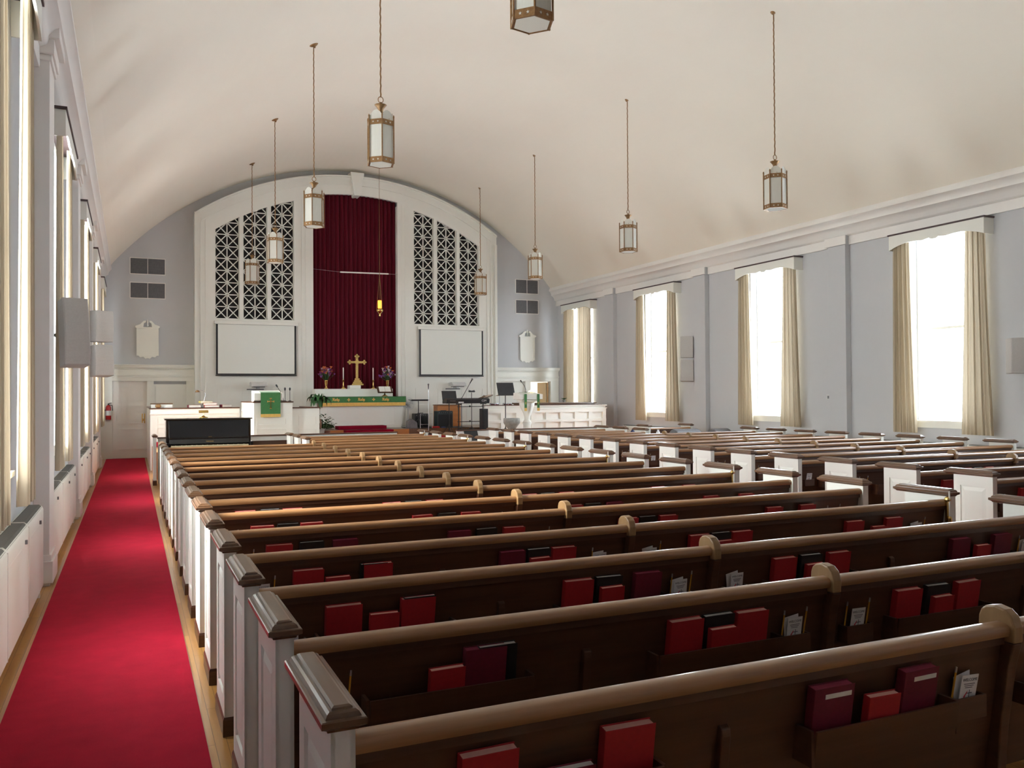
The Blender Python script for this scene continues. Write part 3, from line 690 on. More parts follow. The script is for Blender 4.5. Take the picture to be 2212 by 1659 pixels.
# welcome cards
def txt_mesh(s, size, m, extr=0.0003):
    cu = bpy.data.curves.new('lettering', 'FONT'); cu.body = s; cu.size = size; cu.align_x = 'CENTER'; cu.extrude = extr
    cu.resolution_u = 3
    ob = bpy.data.objects.new('tmp', cu); COL.objects.link(ob)
    dg = bpy.context.evaluated_depsgraph_get(); dg.update()
    me = bpy.data.meshes.new_from_object(ob.evaluated_get(dg)); me.name = 'lettering'
    bpy.data.objects.remove(ob); bpy.data.curves.remove(cu)
    me.materials.clear(); me.materials.append(m)
    return me
def put_text(s, size, m, parent, loc, rot=(PI / 2, 0, 0), name='lettering'):
    o = bpy.data.objects.new(name, txt_mesh(s, size, m)); COL.objects.link(o); o.parent = parent; o.location = loc; o.rotation_euler = rot
    ORG[o.name] = (0, 0, 0)
    return o
cardA = thing('welcome_card', (0, 0, 0), 'x', 'card')
MB().box(-0.042, 0.042, -0.0012, 0.0012, 0, 0.145).build('paper', M['card'], cardA)
put_text('WELCOME', 0.0155, M['ink'], cardA, (0.0, -0.0016, 0.122))
b = MB()
for j in range(3): b.box(-0.028 + 0.004 * j, 0.028 - 0.005 * j, -0.0016, -0.0012, 0.110 - 0.007 * j, 0.1125 - 0.007 * j)
b.box(0.004, 0.0075, -0.0016, -0.0012, 0.052, 0.088); b.box(-0.008, 0.020, -0.0016, -0.0012, 0.074, 0.0775); b.build('cross_print', M['ink'], cardA)
b = MB().prism([(-0.004, 0.086), (-0.013, 0.075), (-0.021, 0.064), (-0.022, 0.055), (-0.014, 0.046), (-0.006, 0.050), (-0.003, 0.058), (-0.009, 0.053), (-0.014, 0.058), (-0.012, 0.067), (-0.006, 0.076)], 1, -0.0017, -0.0012)
b.build('flame_print', M['flame'], cardA)
cardB = thing('offering_card', (0, 0, 0), 'x', 'card')
MB().box(-0.042, 0.042, -0.001, 0.001, 0, 0.135).build('paper', M['card'], cardB)
pen = thing('pencil', (0, 0, 0), 'x', 'pencil')
MB().lathe((0, 0, 0), [(0.001, 0), (0.0035, 0.010), (0.0035, 0.160)], 6).build('barrel', M['pencil'], pen)
MB().lathe((0, 0, 0.160), [(0.0038, 0), (0.0038, 0.012), (0.0035, 0.012), (0.0035, 0.020)], 8).build('eraser', M['metal'], pen)
first = {'A': True, 'B': True, 'P': True}
def put(proto, key, loc, rot, label, group):
    if first[key]: o = proto; first[key] = False; o.location = loc; o['label'] = label
    else: o = dup(proto, loc, label)
    o.rotation_euler = rot; o['group'] = group
HP = ['at left end', 'left of divider', 'right of divider', 'at aisle end']
HPR = ['at aisle end', 'left of divider', 'right of divider', 'near wall']
def holder(k, i, block, welcome=True, back=True, pl=True, prr=True, tilt=0.0):
    a, c = (LCD if block == 'left' else RCD)[i]; xm = (a + c) / 2; y = row_y(k)
    w_ = '%s, %s pew, %s block' % ((HP if block == 'left' else HPR)[i], ORD[k] if block == 'left' else ORD[k - 2], block)
    if back: put(cardB, 'B', (xm + random.uniform(-.008, .008), y + 0.068, 0.650), (TH, tilt + random.uniform(-0.20, -0.06), 0), 'plain white card %s' % w_, 'plain cards in the pew holders')
    if welcome: put(cardA, 'A', (xm, y + 0.054, 0.634), (TH, tilt + random.uniform(-0.05, 0.07), 0), 'white welcome card with red flame %s' % w_, 'welcome cards in the pew holders')
    if pl: put(pen, 'P', (a + 0.008, y + 0.066, 0.634), (TH, 0.03, 0), 'yellow pencil, left side of holder %s' % w_, 'pencils in the pew holders')
    if prr: put(pen, 'P', (c - 0.008, y + 0.062, 0.640), (TH, 0.05, 0), 'yellow pencil, right side of holder %s' % w_, 'pencils in the pew holders')
for k, i, w1, bk, p1, p2 in ((0, 1, 1, 1, 1, 0), (1, 0, 1, 0, 0, 1), (1, 1, 1, 1, 1, 1), (1, 2, 1, 0, 1, 1), (2, 0, 1, 1, 0, 0), (2, 1, 1, 1, 1, 1), (2, 2, 1, 1, 0, 0),
                             (3, 0, 1, 0, 0, 1), (3, 1, 1, 1, 1, 0), (3, 2, 1, 1, 0, 1), (3, 3, 1, 1, 0, 1), (4, 0, 0, 1, 0, 1), (4, 1, 1, 1, 0, 1), (4, 2, 1, 1, 0, 0), (4, 3, 1, 0, 1, 1), (2, 3, 1, 1, 1, 0),
                             (5, 0, 0, 0, 0, 1), (5, 1, 1, 0, 0, 1), (5, 2, 1, 0, 0, 1), (5, 3, 1, 0, 1, 0), (6, 0, 0, 0, 0, 1), (6, 1, 0, 0, 0, 1), (6, 3, 1, 0, 1, 0)):
    holder(k, i, 'left', bool(w1), bool(bk), bool(p1), bool(p2))
for k in range(4, 13): holder(k, 0, 'right', True, k % 2 == 0, k % 3 != 1, k % 3 == 0)
# dark leaflet with pencil in the nearest pew
t = thing('leaflet', (0.64, row_y(0) + 0.058, 0.632), 'dark printed leaflet at the left end of the nearest pew', 'leaflet')
o = MB().box(0.592, 0.688, row_y(0) + 0.056, row_y(0) + 0.060, 0.632, 0.795).build('sheet', M['pink'], t); t.rotation_euler[0] = TH
put(pen, 'P', (0.708, row_y(0) + 0.06, 0.634), (TH, 0.02, 0), 'yellow pencil beside the dark leaflet in the nearest pew', 'pencils in the pew holders')
# brass candle sockets on every third aisle end
for j, k in enumerate((3, 6, 9, 12, 15, 18)):
    nm = ['third brass', 'x'][0]
    if j == 0:
        bh = thing('candle_bracket', (5.90, row_y(k) + 0.03, 0.70), 'x', 'bracket', 'brass candle brackets on the aisle ends')
        y = row_y(k) + 0.0
        b = MB().box(5.885, 5.915, y - 0.006, y + 0.012, 0.74, 0.93); b.lathe((5.90, y - 0.018, 0.70), [(0.012, 0), (0.018, 0.01), (0.018, 0.10), (0.010, 0.115)], 10)
        b.sph((5.90, y + 0.0, 0.945), 0.026, 10, 6); b.build('socket', M['brass'], bh)
        MB().lathe((5.90, y - 0.018, 0.81), [(0.006, 0), (0.006, 0.20), (0.002, 0.205)], 8).build('candle', M['candle'], bh)
        o = bh
    else:
        o = dup(bh, (5.90, row_y(k) + 0.03, 0.70), 'x')
    o['label'] = 'small brass candle bracket on the aisle end of the %s pew of the left block' % ORD[k]

# ================================================================ PENDANT LANTERNS
def lantern_proto():
    t = thing('pendant_lantern', (0, 0, 0), 'x', 'lantern', 'bronze and milk glass lanterns hanging from the ceiling')
    R = 0.195
    def hexa(r, rot=0.0): return [(r * math.cos(PI / 3 * k + rot), r * math.sin(PI / 3 * k + rot)) for k in range(6)]
    fr = MB(); H = hexa(R)
    for z0, z1 in ((0.0, 0.075), (0.515, 0.585)):
        fr.rings([[(x, y, z0) for x, y in hexa(R)], [(x, y, z1) for x, y in hexa(R)]], close=False)
        fr.rings([[(x, y, z0) for x, y in hexa(R - 0.012)], [(x, y, z1) for x, y in hexa(R - 0.012)]], close=False)
        for zz in (z0, z1): fr.rings([[(x, y, zz) for x, y in hexa(R)], [(x, y, zz) for x, y in hexa(R - 0.012)]], close=False)
    fr.rings([[(x, y, 0.004) for x, y in hexa(R)], [(x, y, 0.004) for x, y in hexa(R - 0.03)], [(x, y, 0.010) for x, y in hexa(R - 0.03)], [(x, y, 0.010) for x, y in hexa(R - 0.012)]], close=False)
    for x, y in H: fr.lathe((x * 0.985, y * 0.985, 0.0), [(0.010, 0.0), (0.010, 0.625), (0.013, 0.635), (0.006, 0.66)], 6)
    fr.build('frame', M['brz'], t)
    st = MB()
    for k in range(6):
        a, c = H[k], H[(k + 1) % 6]
        nx, ny = (a[0] + c[0]) / 2, (a[1] + c[1]) / 2; L = math.hypot(nx, ny); nx /= L; ny /= L; tx, ty = -ny, nx
        for z in (0.037, 0.550):
            for u in (-0.035, 0.035):
                ring = []
                for q in range(10):
                    rr = 0.015 if q % 2 == 0 else 0.0065; an = PI / 2 + q * PI / 5
                    ring.append((nx * (L + 0.0) + tx * (u + rr * math.cos(an)), ny * L + ty * (u + rr * math.cos(an)), z + rr * math.sin(an)))
                st.rings([[(x + nx * 0.0035 - nx * 0.0, y + ny * 0.0035, zz) for x, y, zz in ring], [(x - nx * 0.004, y - ny * 0.004, zz) for x, y, zz in ring]])
    st.build('star_studs', M['milk'], t)
    g = MB(); Rg = R - 0.016; Hg = hexa(Rg)
    for k in range(6):
        a, c = Hg[k], Hg[(k + 1) % 6]
        ring_o = []; 
        for q in range(9):
            u = q / 8.0
            ring_o.append((a[0] + (c[0] - a[0]) * u, a[1] + (c[1] - a[1]) * u, 0.64 + 0.075 * math.sin(PI * u) ** 0.8 if 0 < u < 1 else 0.64))
        base = [(c[0], c[1], 0.01), (a[0], a[1], 0.01)]
        r1 = ring_o + base; r2 = [(x * 0.975, y * 0.975, z) for x, y, z in r1]
        g.rings([r1, r2])
    g.rings([[(x, y, 0.002) for x, y in hexa(R - 0.03)], [(x, y, 0.007) for x, y in hexa(R - 0.03)]])
    g.build('glass', M['milk'], t)
    c = MB(); c.lathe((0, 0, 0.60), [(0.012, -0.02), (0.04, 0.10), (0.05, 0.12), (0.028, 0.125), (0.040, 0.17), (0.075, 0.215), (0.085, 0.222), (0.06, 0.23), (0.02, 0.225), (0.016, 0.26), (0.0, 0.265)], 12)
    for k in range(3):
        an = PI / 3 + k * 2 * PI / 3; c.tube([(0, 0, 0.70), (Rg * 0.9 * math.cos(an), Rg * 0.9 * math.sin(an), 0.60)], 0.005, 6)
    c.build('crown', M['brz'], t, auto=0.6)
    rg = MB(); rg.tube([(0.036 * math.cos(a * PI / 9), 0, 0.895 + 0.042 * math.sin(a * PI / 9)) for a in range(19)], 0.006, 6); rg.build('ring', M['brz'], t)
    ch = MB(); L = ceil_z(3.12) - 4.95
    pts = [(0.0, 0, 0.93)] + [(0.0035 * math.sin(q * 2.1), 0.0035 * math.cos(q * 2.1), 0.93 + (L - 1.05) * q / 60) for q in range(1, 61)]
    ch.tube(pts + [(0.0, 0, L - 0.05)], 0.0105, 6); ch.build('chain', M['brz'], t)
    return t
def canopy(t, lx, ly, sgn):
    n = Vector((-(lx - XC), 0, -(ceil_z(lx) - CZ))).normalized()
    b = MB().lathe((0, 0, 0), [(0.085, 0.0), (0.085, -0.012), (0.06, -0.03), (0.025, -0.045), (0.012, -0.07), (0.0, -0.075)], 16)
    q = Vector((0, 0, -1)).rotation_difference(n).to_matrix().to_4x4()
    b.xf(Matrix.Translation((0, 0, 0.01 + ceil_z(lx) - 4.95)) @ q)
    o = b.build('canopy', M['brz'], t, smooth=True)
lp = lantern_proto()
LAN = [(3.12, 6.50, 0.25), (3.12, 11.30, 0.02), (3.12, 15.95, 0.30), (3.12, 20.65, 0.22), (3.12, 24.85, 0.45), (10.1, 11.42, 0.05), (10.1, 16.15, 0.15), (10.1, 20.92, 0.0), (10.1, 24.92, 0.3)]
LLAB = ['bronze and milk glass pendant lantern cut off by the top edge of the photo', 'largest whole pendant lantern in the left row, above the maroon drape', 'pendant lantern in front of the left edge of the maroon drape',
        'pendant lantern in front of the left lattice screen, lower right part', 'smallest pendant lantern of the left row, farthest from the camera', 'nearest pendant lantern of the right row, above the right windows',
        'second nearest pendant lantern of the right row, tilted view', 'pendant lantern of the right row above the wall vents', 'farthest pendant lantern of the right row, by the right lattice screen']
canopy(lp, 3.12, 0, 1)
for i, (x, y, a) in enumerate(LAN):
    if i == 0: o = lp; o.location = (x, y, 4.95); o['label'] = LLAB[0]
    else: o = dup(lp, (x, y, 4.95), LLAB[i])
    yaw = math.radians({0: 12, 1: 20, 2: 8, 3: 32, 4: 5, 5: 22, 6: 30, 7: 28, 8: 25}[i])
    o.rotation_euler[2] = 0.0
    if x > 7:   # the ceiling slopes the other way here
        o.rotation_euler[2] = PI
    for chd in o.children:
        if chd.name.split('.')[0] in ('frame', 'glass', 'star_studs'): chd.rotation_euler[2] = yaw

# sanctuary lamp
t = thing('sanctuary_lamp', (6.71, 24.5, 4.10), 'lit amber sanctuary lamp hanging on a long wire before the maroon drape', 'lamp')
MB().lathe((6.71, 24.5, 4.36), [(0.05, 0), (0.055, 0.03), (0.055, 0.22), (0.05, 0.24)], 14).build('glass_cup', M['glow'], t, smooth=True)
MB().lathe((6.71, 24.5, 4.10), [(0.0, 0), (0.012, 0.03), (0.03, 0.06), (0.012, 0.09), (0.06, 0.14), (0.10, 0.19), (0.10, 0.22), (0.055, 0.245), (0.055, 0.262), (0.0, 0.262)], 14).build('holder', M['brass'], t, smooth=True)
b = MB()
for k in range(3):
    a = 0.4 + k * 2 * PI / 3; b.tube([(6.71 + 0.10 * math.cos(a), 24.5 + 0.10 * math.sin(a), 4.31), (6.71, 24.5, 5.35)], 0.007, 5)
b.sph((6.71, 24.5, 5.37), 0.022); b.tube([(6.71, 24.5, 5.35), (6.71, 24.5, ceil_z(6.71) - 0.005)], 0.006, 5)
b.build('chains', M['brz'], t)
t = thing('hanging_bar', (6.75, 26.4, 5.63), 'thin white bar hung on wires across the maroon drape', 'bar')
MB().tube([(5.97, 26.4, 5.66), (7.52, 26.4, 5.68)], 0.022, 8).build('bar', M['white'], t)
MB().tube([(5.97, 26.4, 5.66), (5.22, 26.86, 5.78)], 0.004, 5).tube([(7.52, 26.4, 5.68), (7.96, 26.86, 5.74)], 0.004, 5).build('wires', M['metal'], t)

# ================================================================ WINDOW DRESSING
def curtain_mesh(y0t, y1t, y0b, y1b, z0, z1, x, amp, folds, seed, name='curtain'):
    rnd = random.Random(seed); n = folds * 10; m = 14
    ph = [rnd.uniform(-0.5, 0.5) for _ in range(folds + 1)]; am = [rnd.uniform(0.55, 1.15) for _ in range(folds + 1)]
    b = MB()
    for j in range(m + 1):
        v = j / m
        for i in range(n + 1):
            u = i / n; fi = u * folds; f0 = int(min(fi, folds - 1)); fr_ = fi - f0
            p_ = ph[f0] * (1 - fr_) + ph[f0 + 1] * fr_; a_ = am[f0] * (1 - fr_) + am[f0 + 1] * fr_
            e = v ** 1.3
            y = (y0t * (1 - e) + y0b * e) * (1 - u) + (y1t * (1 - e) + y1b * e) * u
            y += 0.012 * math.sin(2 * PI * fi * 0.5 + p_ + 2 * v)
            xx = x + amp * (0.75 + 0.35 * v) * a_ * math.sin(2 * PI * fi + p_ * (1 + v))
            b.v.append((xx, y, z1 + (z0 - z1) * v))
    W = n + 1
    for j in range(m):
        for i in range(n): b.f.append((j * W + i, j * W + i + 1, (j + 1) * W + i + 1, (j + 1) * W + i))
    return b
def dress(X, s, c, wi, side):
    """valance box and two curtains on one window; s = into the room"""
    nm = side
    t = thing('window_valance', (X + s * 0.1, c, 4.60), 'scalloped white valance box over the %s' % nm, 'valance', 'white valances over the side windows')
    def bx(a, d, y0, y1, z0, z1):
        q = MB(); q.box(min(X + s * a, X + s * d), max(X + s * a, X + s * d), y0, y1, z0, z1); return q
    L = 1.03
    pr = [(c - L, 4.885), (c - L, 4.60)]
    K = 40
    for k in range(K + 1):
        u = -1 + 2 * k / K; au = abs(u)
        if au > 0.86: z = 4.60 + 0.05 * (1 - (au - 0.86) / 0.14)
        elif au > 0.5: z = 4.65 + 0.06 * math.sin((0.86 - au) / 0.36 * PI / 2) 
        else: z = 4.685 + 0.03 * abs(math.cos(au / 0.5 * PI * 1.0)) * (1 - 0.6 * au)
        if au < 0.07: z = 4.675
        pr.append((c + u * (L - 0.001), z))
    pr += [(c + L, 4.60), (c + L, 4.885)]
    D = 0.21 if s > 0 else 0.26
    a, d = X + s * (D - 0.02), X + s * D
    MB().prism(pr, 0, min(a, d), max(a, d)).build('front_board', M['white'], t)
    bx(0.0, D - 0.02, c - L, c - L + 0.02, 4.60, 4.885).build('side_board', M['white'], t); bx(0.0, D - 0.02, c + L - 0.02, c + L, 4.60, 4.885).build('side_board', M['white'], t)
    bx(0.0, D + 0.015, c - L - 0.02, c + L + 0.02, 4.885, 4.915).build('top_strip', M['rod'], t)
    x = X + s * (D - 0.075)
    far_lab = 'farther'; 
    for a in (0, 1):
        if wi == 4:
            if s < 0: yy = (c + 0.98, c + 0.22, c + 0.98, c + 0.28) if a else (c - 0.93, c - 0.05, c - 0.93, c - 0.02)
            else: yy = (c + 1.0, c + 0.02, c + 1.0, c + 0.02) if a else (c - 1.0, c - 0.02, c - 1.0, c - 0.0)
        else:
            yy = (c + 1.0, c + 0.60, c + 1.05, c + 0.47) if a else (c - 1.0, c - 0.60, c - 1.13, c - 0.50)
        cm = curtain_mesh(yy[0], yy[1], yy[2], yy[3], 1.02 - 0.01 * a, 4.87, x, 0.036, 8 if not (wi == 4) else 13, wi * 7 + a + int(X))
        o = cm.build('window_curtain', M['curt'], smooth=True)
        tag(o, 'beige pleated curtain, %s side of %s' % ('altar' if a else 'camera', nm), 'curtain', 'beige curtains on the side windows')
WN = {('left', 0): 'left window closest to the camera', ('left', 1): 'left window behind the largest speaker', ('left', 2): 'left window third from the camera', ('left', 3): 'left window fourth from the camera', ('left', 4): 'last left window, by the extinguisher',
      ('right', 1): 'largest right window', ('right', 2): 'second largest right window', ('right', 3): 'right window left of the grey speakers', ('right', 4): 'small right window by the choir rail'}
for (sd, wi), nm in WN.items():
    side_r = sd
    if sd == 'left': dress(XL, 1, WIN_Y[wi], wi, nm)
    else: dress(XR, -1, WIN_Y[wi], wi, nm)
# radiators under the left windows
def radiator(y0, y1, X, s, label):
    t = thing('radiator_cover', (X + s * 0.06, (y0 + y1) / 2, 0.06), label, 'radiator', 'radiator covers along the walls')
    xa, xb = X + s * 0.002, X + s * 0.125
    def B(a, d, *r):
        q = MB(); q.box(min(X + s * a, X + s * d), max(X + s * a, X + s * d), *r); return q
    B(0.002, 0.125, y0, y1, 0.10, 0.70).build('cabinet', M['white'], t, bev=0.006)
    pr = [(X + s * 0.002, 0.70), (X + s * 0.125, 0.70), (X + s * 0.125, 0.79), (X + s * 0.115, 0.815), (X + s * 0.095, 0.83), (X + s * 0.002, 0.835)]
    MB().prism(pr, 1, y0, y1).build('top_cover', M['white'], t, auto=0.7)
    n_ = int((y1 - y0) / 0.066)
    for sg in range(3):
      ga, gb = y0 + (y1 - y0) * sg / 3 + 0.03, y0 + (y1 - y0) * (sg + 1) / 3 - 0.03
      g = MB()
      for k in range(n_):
        y = ga + (gb - ga - 0.018) * k / (n_ - 1)
        g.add(*(lambda p: (p, [(0, 1, 3, 2), (2, 3, 5, 4)]))([(X + s * 0.012, y, 0.8365), (X + s * 0.012, y + 0.018, 0.8365), (X + s * 0.094, y, 0.8335), (X + s * 0.094, y + 0.018, 0.8335), (X + s * 0.117, y, 0.812), (X + s * 0.117, y + 0.018, 0.8125)]))
      g.add([(X + s * 0.013, ga - 0.005, 0.8355), (X + s * 0.013, gb + 0.005, 0.8355), (X + s * 0.019, ga - 0.005, 0.8358), (X + s * 0.019, gb + 0.005, 0.8358)], [(0, 1, 3, 2)])
      g.build('grille', M['gmesh'], t)
    for f in (0.333, 0.667):
        q = MB(); y = y0 + (y1 - y0) * f; q.box(min(X + s * 0.004, X + s * 0.1285), max(X + s * 0.004, X + s * 0.1285), y - 0.004, y + 0.004, 0.10, 0.80)
        q.build('seam', M['trim'], t)
    for f in (0.12, 0.6, 0.9): q = MB(); q.box(min(X + s * 0.12, X + s * 0.14), max(X + s * 0.12, X + s * 0.14), y0 + (y1 - y0) * f, y0 + (y1 - y0) * f + 0.03, 0.70, 0.73); q.build('latch', M['vent'], t)
    q = MB(); q.box(min(X + s * 0.01, X + s * 0.10), max(X + s * 0.01, X + s * 0.10), y0 + 0.01, y0 + 0.05, 0.0, 0.10); q.build('foot', M['white'], t); q = MB(); q.box(min(X + s * 0.01, X + s * 0.10), max(X + s * 0.01, X + s * 0.10), y1 - 0.05, y1 - 0.01, 0.0, 0.10); q.build('foot', M['white'], t)
radiator(5.10, 8.75, XL, 1, 'white radiator cover under the left window closest to the camera')
radiator(9.85, 13.7, XL, 1, 'white radiator cover between the first two left pilasters')
radiator(14.7, 18.5, XL, 1, 'white radiator cover third from the camera along the left wall')
radiator(19.5, 23.2, XL, 1, 'white radiator cover fourth from the camera along the left wall')
radiator(19.0, 22.6, XR, -1, 'white radiator cover on the right wall behind the grey bolsters')
radiator(14.3, 18.0, XR, -1, 'white radiator cover under the second largest right window')
radiator(9.5, 13.2, XR, -1, 'white radiator cover under the largest right window')

# speakers
def speaker(c, w_, h, d, rz, tilt, label):
    t = thing('wall_speaker', c, label, 'speaker', 'grey wall speakers')
    n = MB(); K = 8; pr = []
    x, y, z = c
    for k in range(K + 1):
        v = k / K; pr.append((y - d / 2 - 0.05 * math.sin(PI * v) * h, z + h * v))
    prf = pr + [(y + d / 2, z + h), (y + d / 2, z)]
    n.prism(prf, 0, x - w_ / 2, x + w_ / 2); n.build('cabinet', M['spk'], t, bev=0.012)
    g = MB(); k2 = [(yy - 0.006, zz) for yy, zz in pr] + [(yy - 0.0005, zz) for yy, zz in reversed(pr)]
    g.prism([(a, min(max(bb, z + 0.01), z + h - 0.01)) for a, bb in k2], 0, x - w_ / 2 + 0.012, x + w_ / 2 - 0.012); g.build('front_grille', M['spk'], t)
    t.rotation_euler = (tilt, 0, rz)
    return t
sp1 = speaker((-0.54, 10.05, 2.12), 0.25, 0.72, 0.20, math.radians(18), math.radians(-8), 'largest grey hanging speaker on the left wall')
MB().tube([(-0.52, 10.15, 2.5), (-0.66, 10.30, 2.5)], 0.02, 8).build('bracket', M['vent'], sp1)
speaker((-0.52, 17.6, 2.82), 0.34, 0.58, 0.26, math.radians(30), 0, 'upper grey speaker of the stacked pair on the left wall')
speaker((-0.50, 17.6, 2.18), 0.34, 0.58, 0.26, math.radians(26), math.radians(-6), 'lower grey speaker of the stacked pair on the left wall')
speaker((13.78, 19.1, 2.76), 0.34, 0.58, 0.26, math.radians(-38), 0, 'upper grey speaker of the stacked pair on the right wall')
speaker((13.78, 19.1, 2.12), 0.34, 0.58, 0.26, math.radians(-34), math.radians(-4), 'lower grey speaker of the stacked pair on the right wall')
speaker((13.72, 9.60, 2.10), 0.34, 0.60, 0.28, math.radians(-38), 0, 'grey wall speaker cut off by the right edge of the photo')
# thermostat
t = thing('thermostat', (XR - 0.02, 14.15, 1.62), 'small grey thermostat on the right wall with a cable conduit', 'thermostat')
MB().box(XR - 0.05, XR - 0.002, 14.10, 14.22, 1.64, 1.75).build('case', M['fan'], t, bev=0.005)
MB().box(XR - 0.055, XR - 0.05, 14.12, 14.18, 1.665, 1.725).build('display', M['vent'], t)
MB().box(XR - 0.014, XR - 0.001, 14.10, 14.114, 0.2, 1.64).build('conduit', M['wall'], t)
# fire extinguisher
t = thing('fire_extinguisher', (-0.60, 26.9, 1.14), 'red fire extinguisher hanging by the left door', 'fire extinguisher')
MB().lathe((-0.60, 27.0, 1.14), [(0.07, 0), (0.075, 0.02), (0.075, 0.34), (0.06, 0.39), (0.03, 0.42)], 16).build('cylinder', M['ext'], t, smooth=True)
MB().lathe((-0.60, 27.0, 1.14), [(0.0765, 0.12), (0.0765, 0.26)], 16).build('label_band', M['card'], t)
MB().box(-0.849, -0.66, 26.97, 27.03, 1.40, 1.43).build('wall_bracket', M['black'], t)
b = MB().box(-0.62, -0.58, 26.98, 27.02, 1.55, 1.60); b.tube([(-0.60, 27.0, 1.60), (-0.52, 26.98, 1.62)], 0.012, 6); b.tube([(-0.60, 26.99, 1.57), (-0.50, 26.95, 1.55), (-0.49, 26.94, 1.40)], 0.012, 6)
b.build('valve_hose', M['black'], t)

# ================================================================ CHANCEL: STAGE, KNEE WALLS
M['mcarpet'] = mat('maroon_carpet', (0.24, 0.004, 0.022), 0.95, noise=(0.19, 0.003, 0.017), scale=(5, 5, 5), spec=0.15)
ZL, ZH = 0.60, 0.78                      # lower and upper stage level
struct(MB().box(0.46, XR - 0.02, 19.95, 24.6, 0.0, ZL - 0.012), 'trim_19', M['orange'])
struct(MB().box(1.74, XR - 0.02, 24.6, YF - 0.02, 0.0, ZH), 'trim_20', M['cap'])
struct(MB().box(4.84, 7.62, 24.575, 24.6, ZL, ZH + 0.002), 'trim_21', M['orange'])
tag(MB().box(7.72, 9.6, 24.62, 25.65, ZH + 0.001, ZH + 0.008).build('area_rug', M['grill']), 'dark rug under the band equipment', 'rug')
carpet(5.0, 8.4, 19.96, 24.21, ZL, 'red carpet covering the middle of the lower chancel floor', 'chancel_carpet')
t = thing('chancel_steps', (6.8, 19.5, 0), 'red carpeted steps from the centre aisle up to the chancel', 'steps')
for i, (y0, z) in enumerate(((19.20, 0.2), (19.45, 0.4), (19.70, 0.588))):
    MB().box(5.70, 7.02, y0, 19.949, 0.0 if i == 0 else (0.2, 0.4)[i - 1], z).build('step', M['carpet'], t)
t = thing('altar_steps', (6.34, 24.9, ZL), 'low red carpeted steps in front of the altar', 'steps')
MB().box(5.64, 7.04, 24.22, 24.573, ZL + 0.002, ZH + 0.01).build('step', M['mcarpet'], t)
MB().box(5.60, 7.06, 25.05, 25.52, ZH + 0.002, ZH + 0.10).build('step', M['mcarpet'], t)
def knee(x0, x1, label, brown):
    t = thing('knee_wall', ((x0 + x1) / 2, 19.05, 0), label, 'railing')
    MB().box(x0, x1, 19.0, 19.07, 0.0, 0.93).build('panel_wall', M['white'], t)
    MB().box(x0 - 0.015, x1 + 0.015, 18.975, 19.095, 0.93, 0.955).build('cap_rail', M['wood'], t, bev=0.006)
    if brown: MB().box(2.35, x1 - 0.02, 18.985, 18.999, 0.02, 0.83).build('lower_panel', M['wood'], t)
    else:
        b = MB(); n = int((x1 - x0) / 0.75)
        for i in range(n):
            a = x0 + 0.06 + (x1 - x0 - 0.06) * i / n; b.frame(a, a + (x1 - x0) / n - 0.1, 0.15, 0.80, 19.0, 0.03, 0.012)
        b.build('moulding', M['white'], t)
    return t
knee(0.50, 5.60, 'white and brown knee wall between the left front pews and the pulpit', True)
knee(7.08, 11.75, 'white panelled knee wall in front of the right choir rail', False)
t = thing('end_post', (0.44, 18.8, 0), 'white capped post at the left end of the front knee wall', 'post')
b = MB().box(0.405, 0.465, 18.62, 19.06, 0.0, 0.97); b.build('post', M['white'], t)
MB().stack(0.38, 0.49, 18.60, 19.08, CAP).build('end_cap', M['cap'], t)
MB().stack(0.398, 0.472, 18.612, 19.068, [(0, 0), (0, 0.085), (0.006, 0.10)]).build('end_base', M['wood'], t)

# ---------------------------------------------------------------- choir rails
t = thing('choir_rail', (1.46, 22.45, 0), 'bright white panelled choir rail behind the black piano', 'railing')
MB().box(0.42, 2.50, 22.40, 22.48, 0.0, 1.49).box(0.42, 0.50, 22.48, 26.8, 0.0, 1.49).build('rail_wall', M['white'], t)
b = MB()
for x0, x1 in ((0.56, 1.0), (1.08, 1.72), (1.80, 2.44)):
    b.frame(x0, x1, 1.12, 1.32, 22.40, 0.025, 0.014); b.frame(x0, x1, 0.30, 1.05, 22.40, 0.025, 0.014)
b.box(0.41, 2.50, 22.375, 22.40, 1.36, 1.39); b.build('moulding', M['white'], t)
MB().box(0.40, 2.50, 22.38, 22.80, 1.491, 1.515).box(0.40, 0.52, 22.80, 26.8, 1.491, 1.515).build('cap_rail', M['wood'], t, bev=0.005)
tag(MB().box(0.48, 0.62, 21.85, 22.36, ZL + 0.002, ZL + 0.1).build('kneeler', M['carpet'], bev=0.01), 'small red padded kneeler by the left end of the choir rail', 'kneeler')
t = thing('choir_rail', (11.17, 22.45, ZL), 'long white choir rail with two rows of square panels, right', 'railing')
MB().box(9.19, 13.15, 22.40, 22.48, ZL + 0.002, 1.47).build('rail_wall', M['white'], t)
b = MB()
for z0, z1 in ((ZL + 0.002, 0.74), (0.98, 1.06), (1.26, 1.36)): b.box(9.19, 13.15, 22.355, 22.40, z0, z1)
for k in range(9):
    x = 9.19 + k * 0.480
    for z0, z1 in ((0.74, 0.98), (1.06, 1.26)): b.box(x, x + 0.115, 22.355, 22.40, z0, z1)
b.box(9.17, 13.17, 22.345, 22.40, 1.36, 1.385); b.box(9.17, 13.17, 22.34, 22.40, 1.44, 1.47); b.build('moulding', M['white'], t)
MB().box(9.17, 13.0, 22.33, 22.60, 1.471, 1.492).build('cap_rail', M['wood'], t, bev=0.005)
t = thing('wooden_console', (11.9, 23.1, ZH), 'long dark wooden console top behind the right choir rail', 'console')
MB().box(10.5, 12.98, 22.75, 23.3, ZL + 0.002, 1.50).build('body', M['wood'], t)
MB().box(10.45, 13.02, 22.70, 23.35, 1.501, 1.545).build('top', M['cap'], t, bev=0.01)
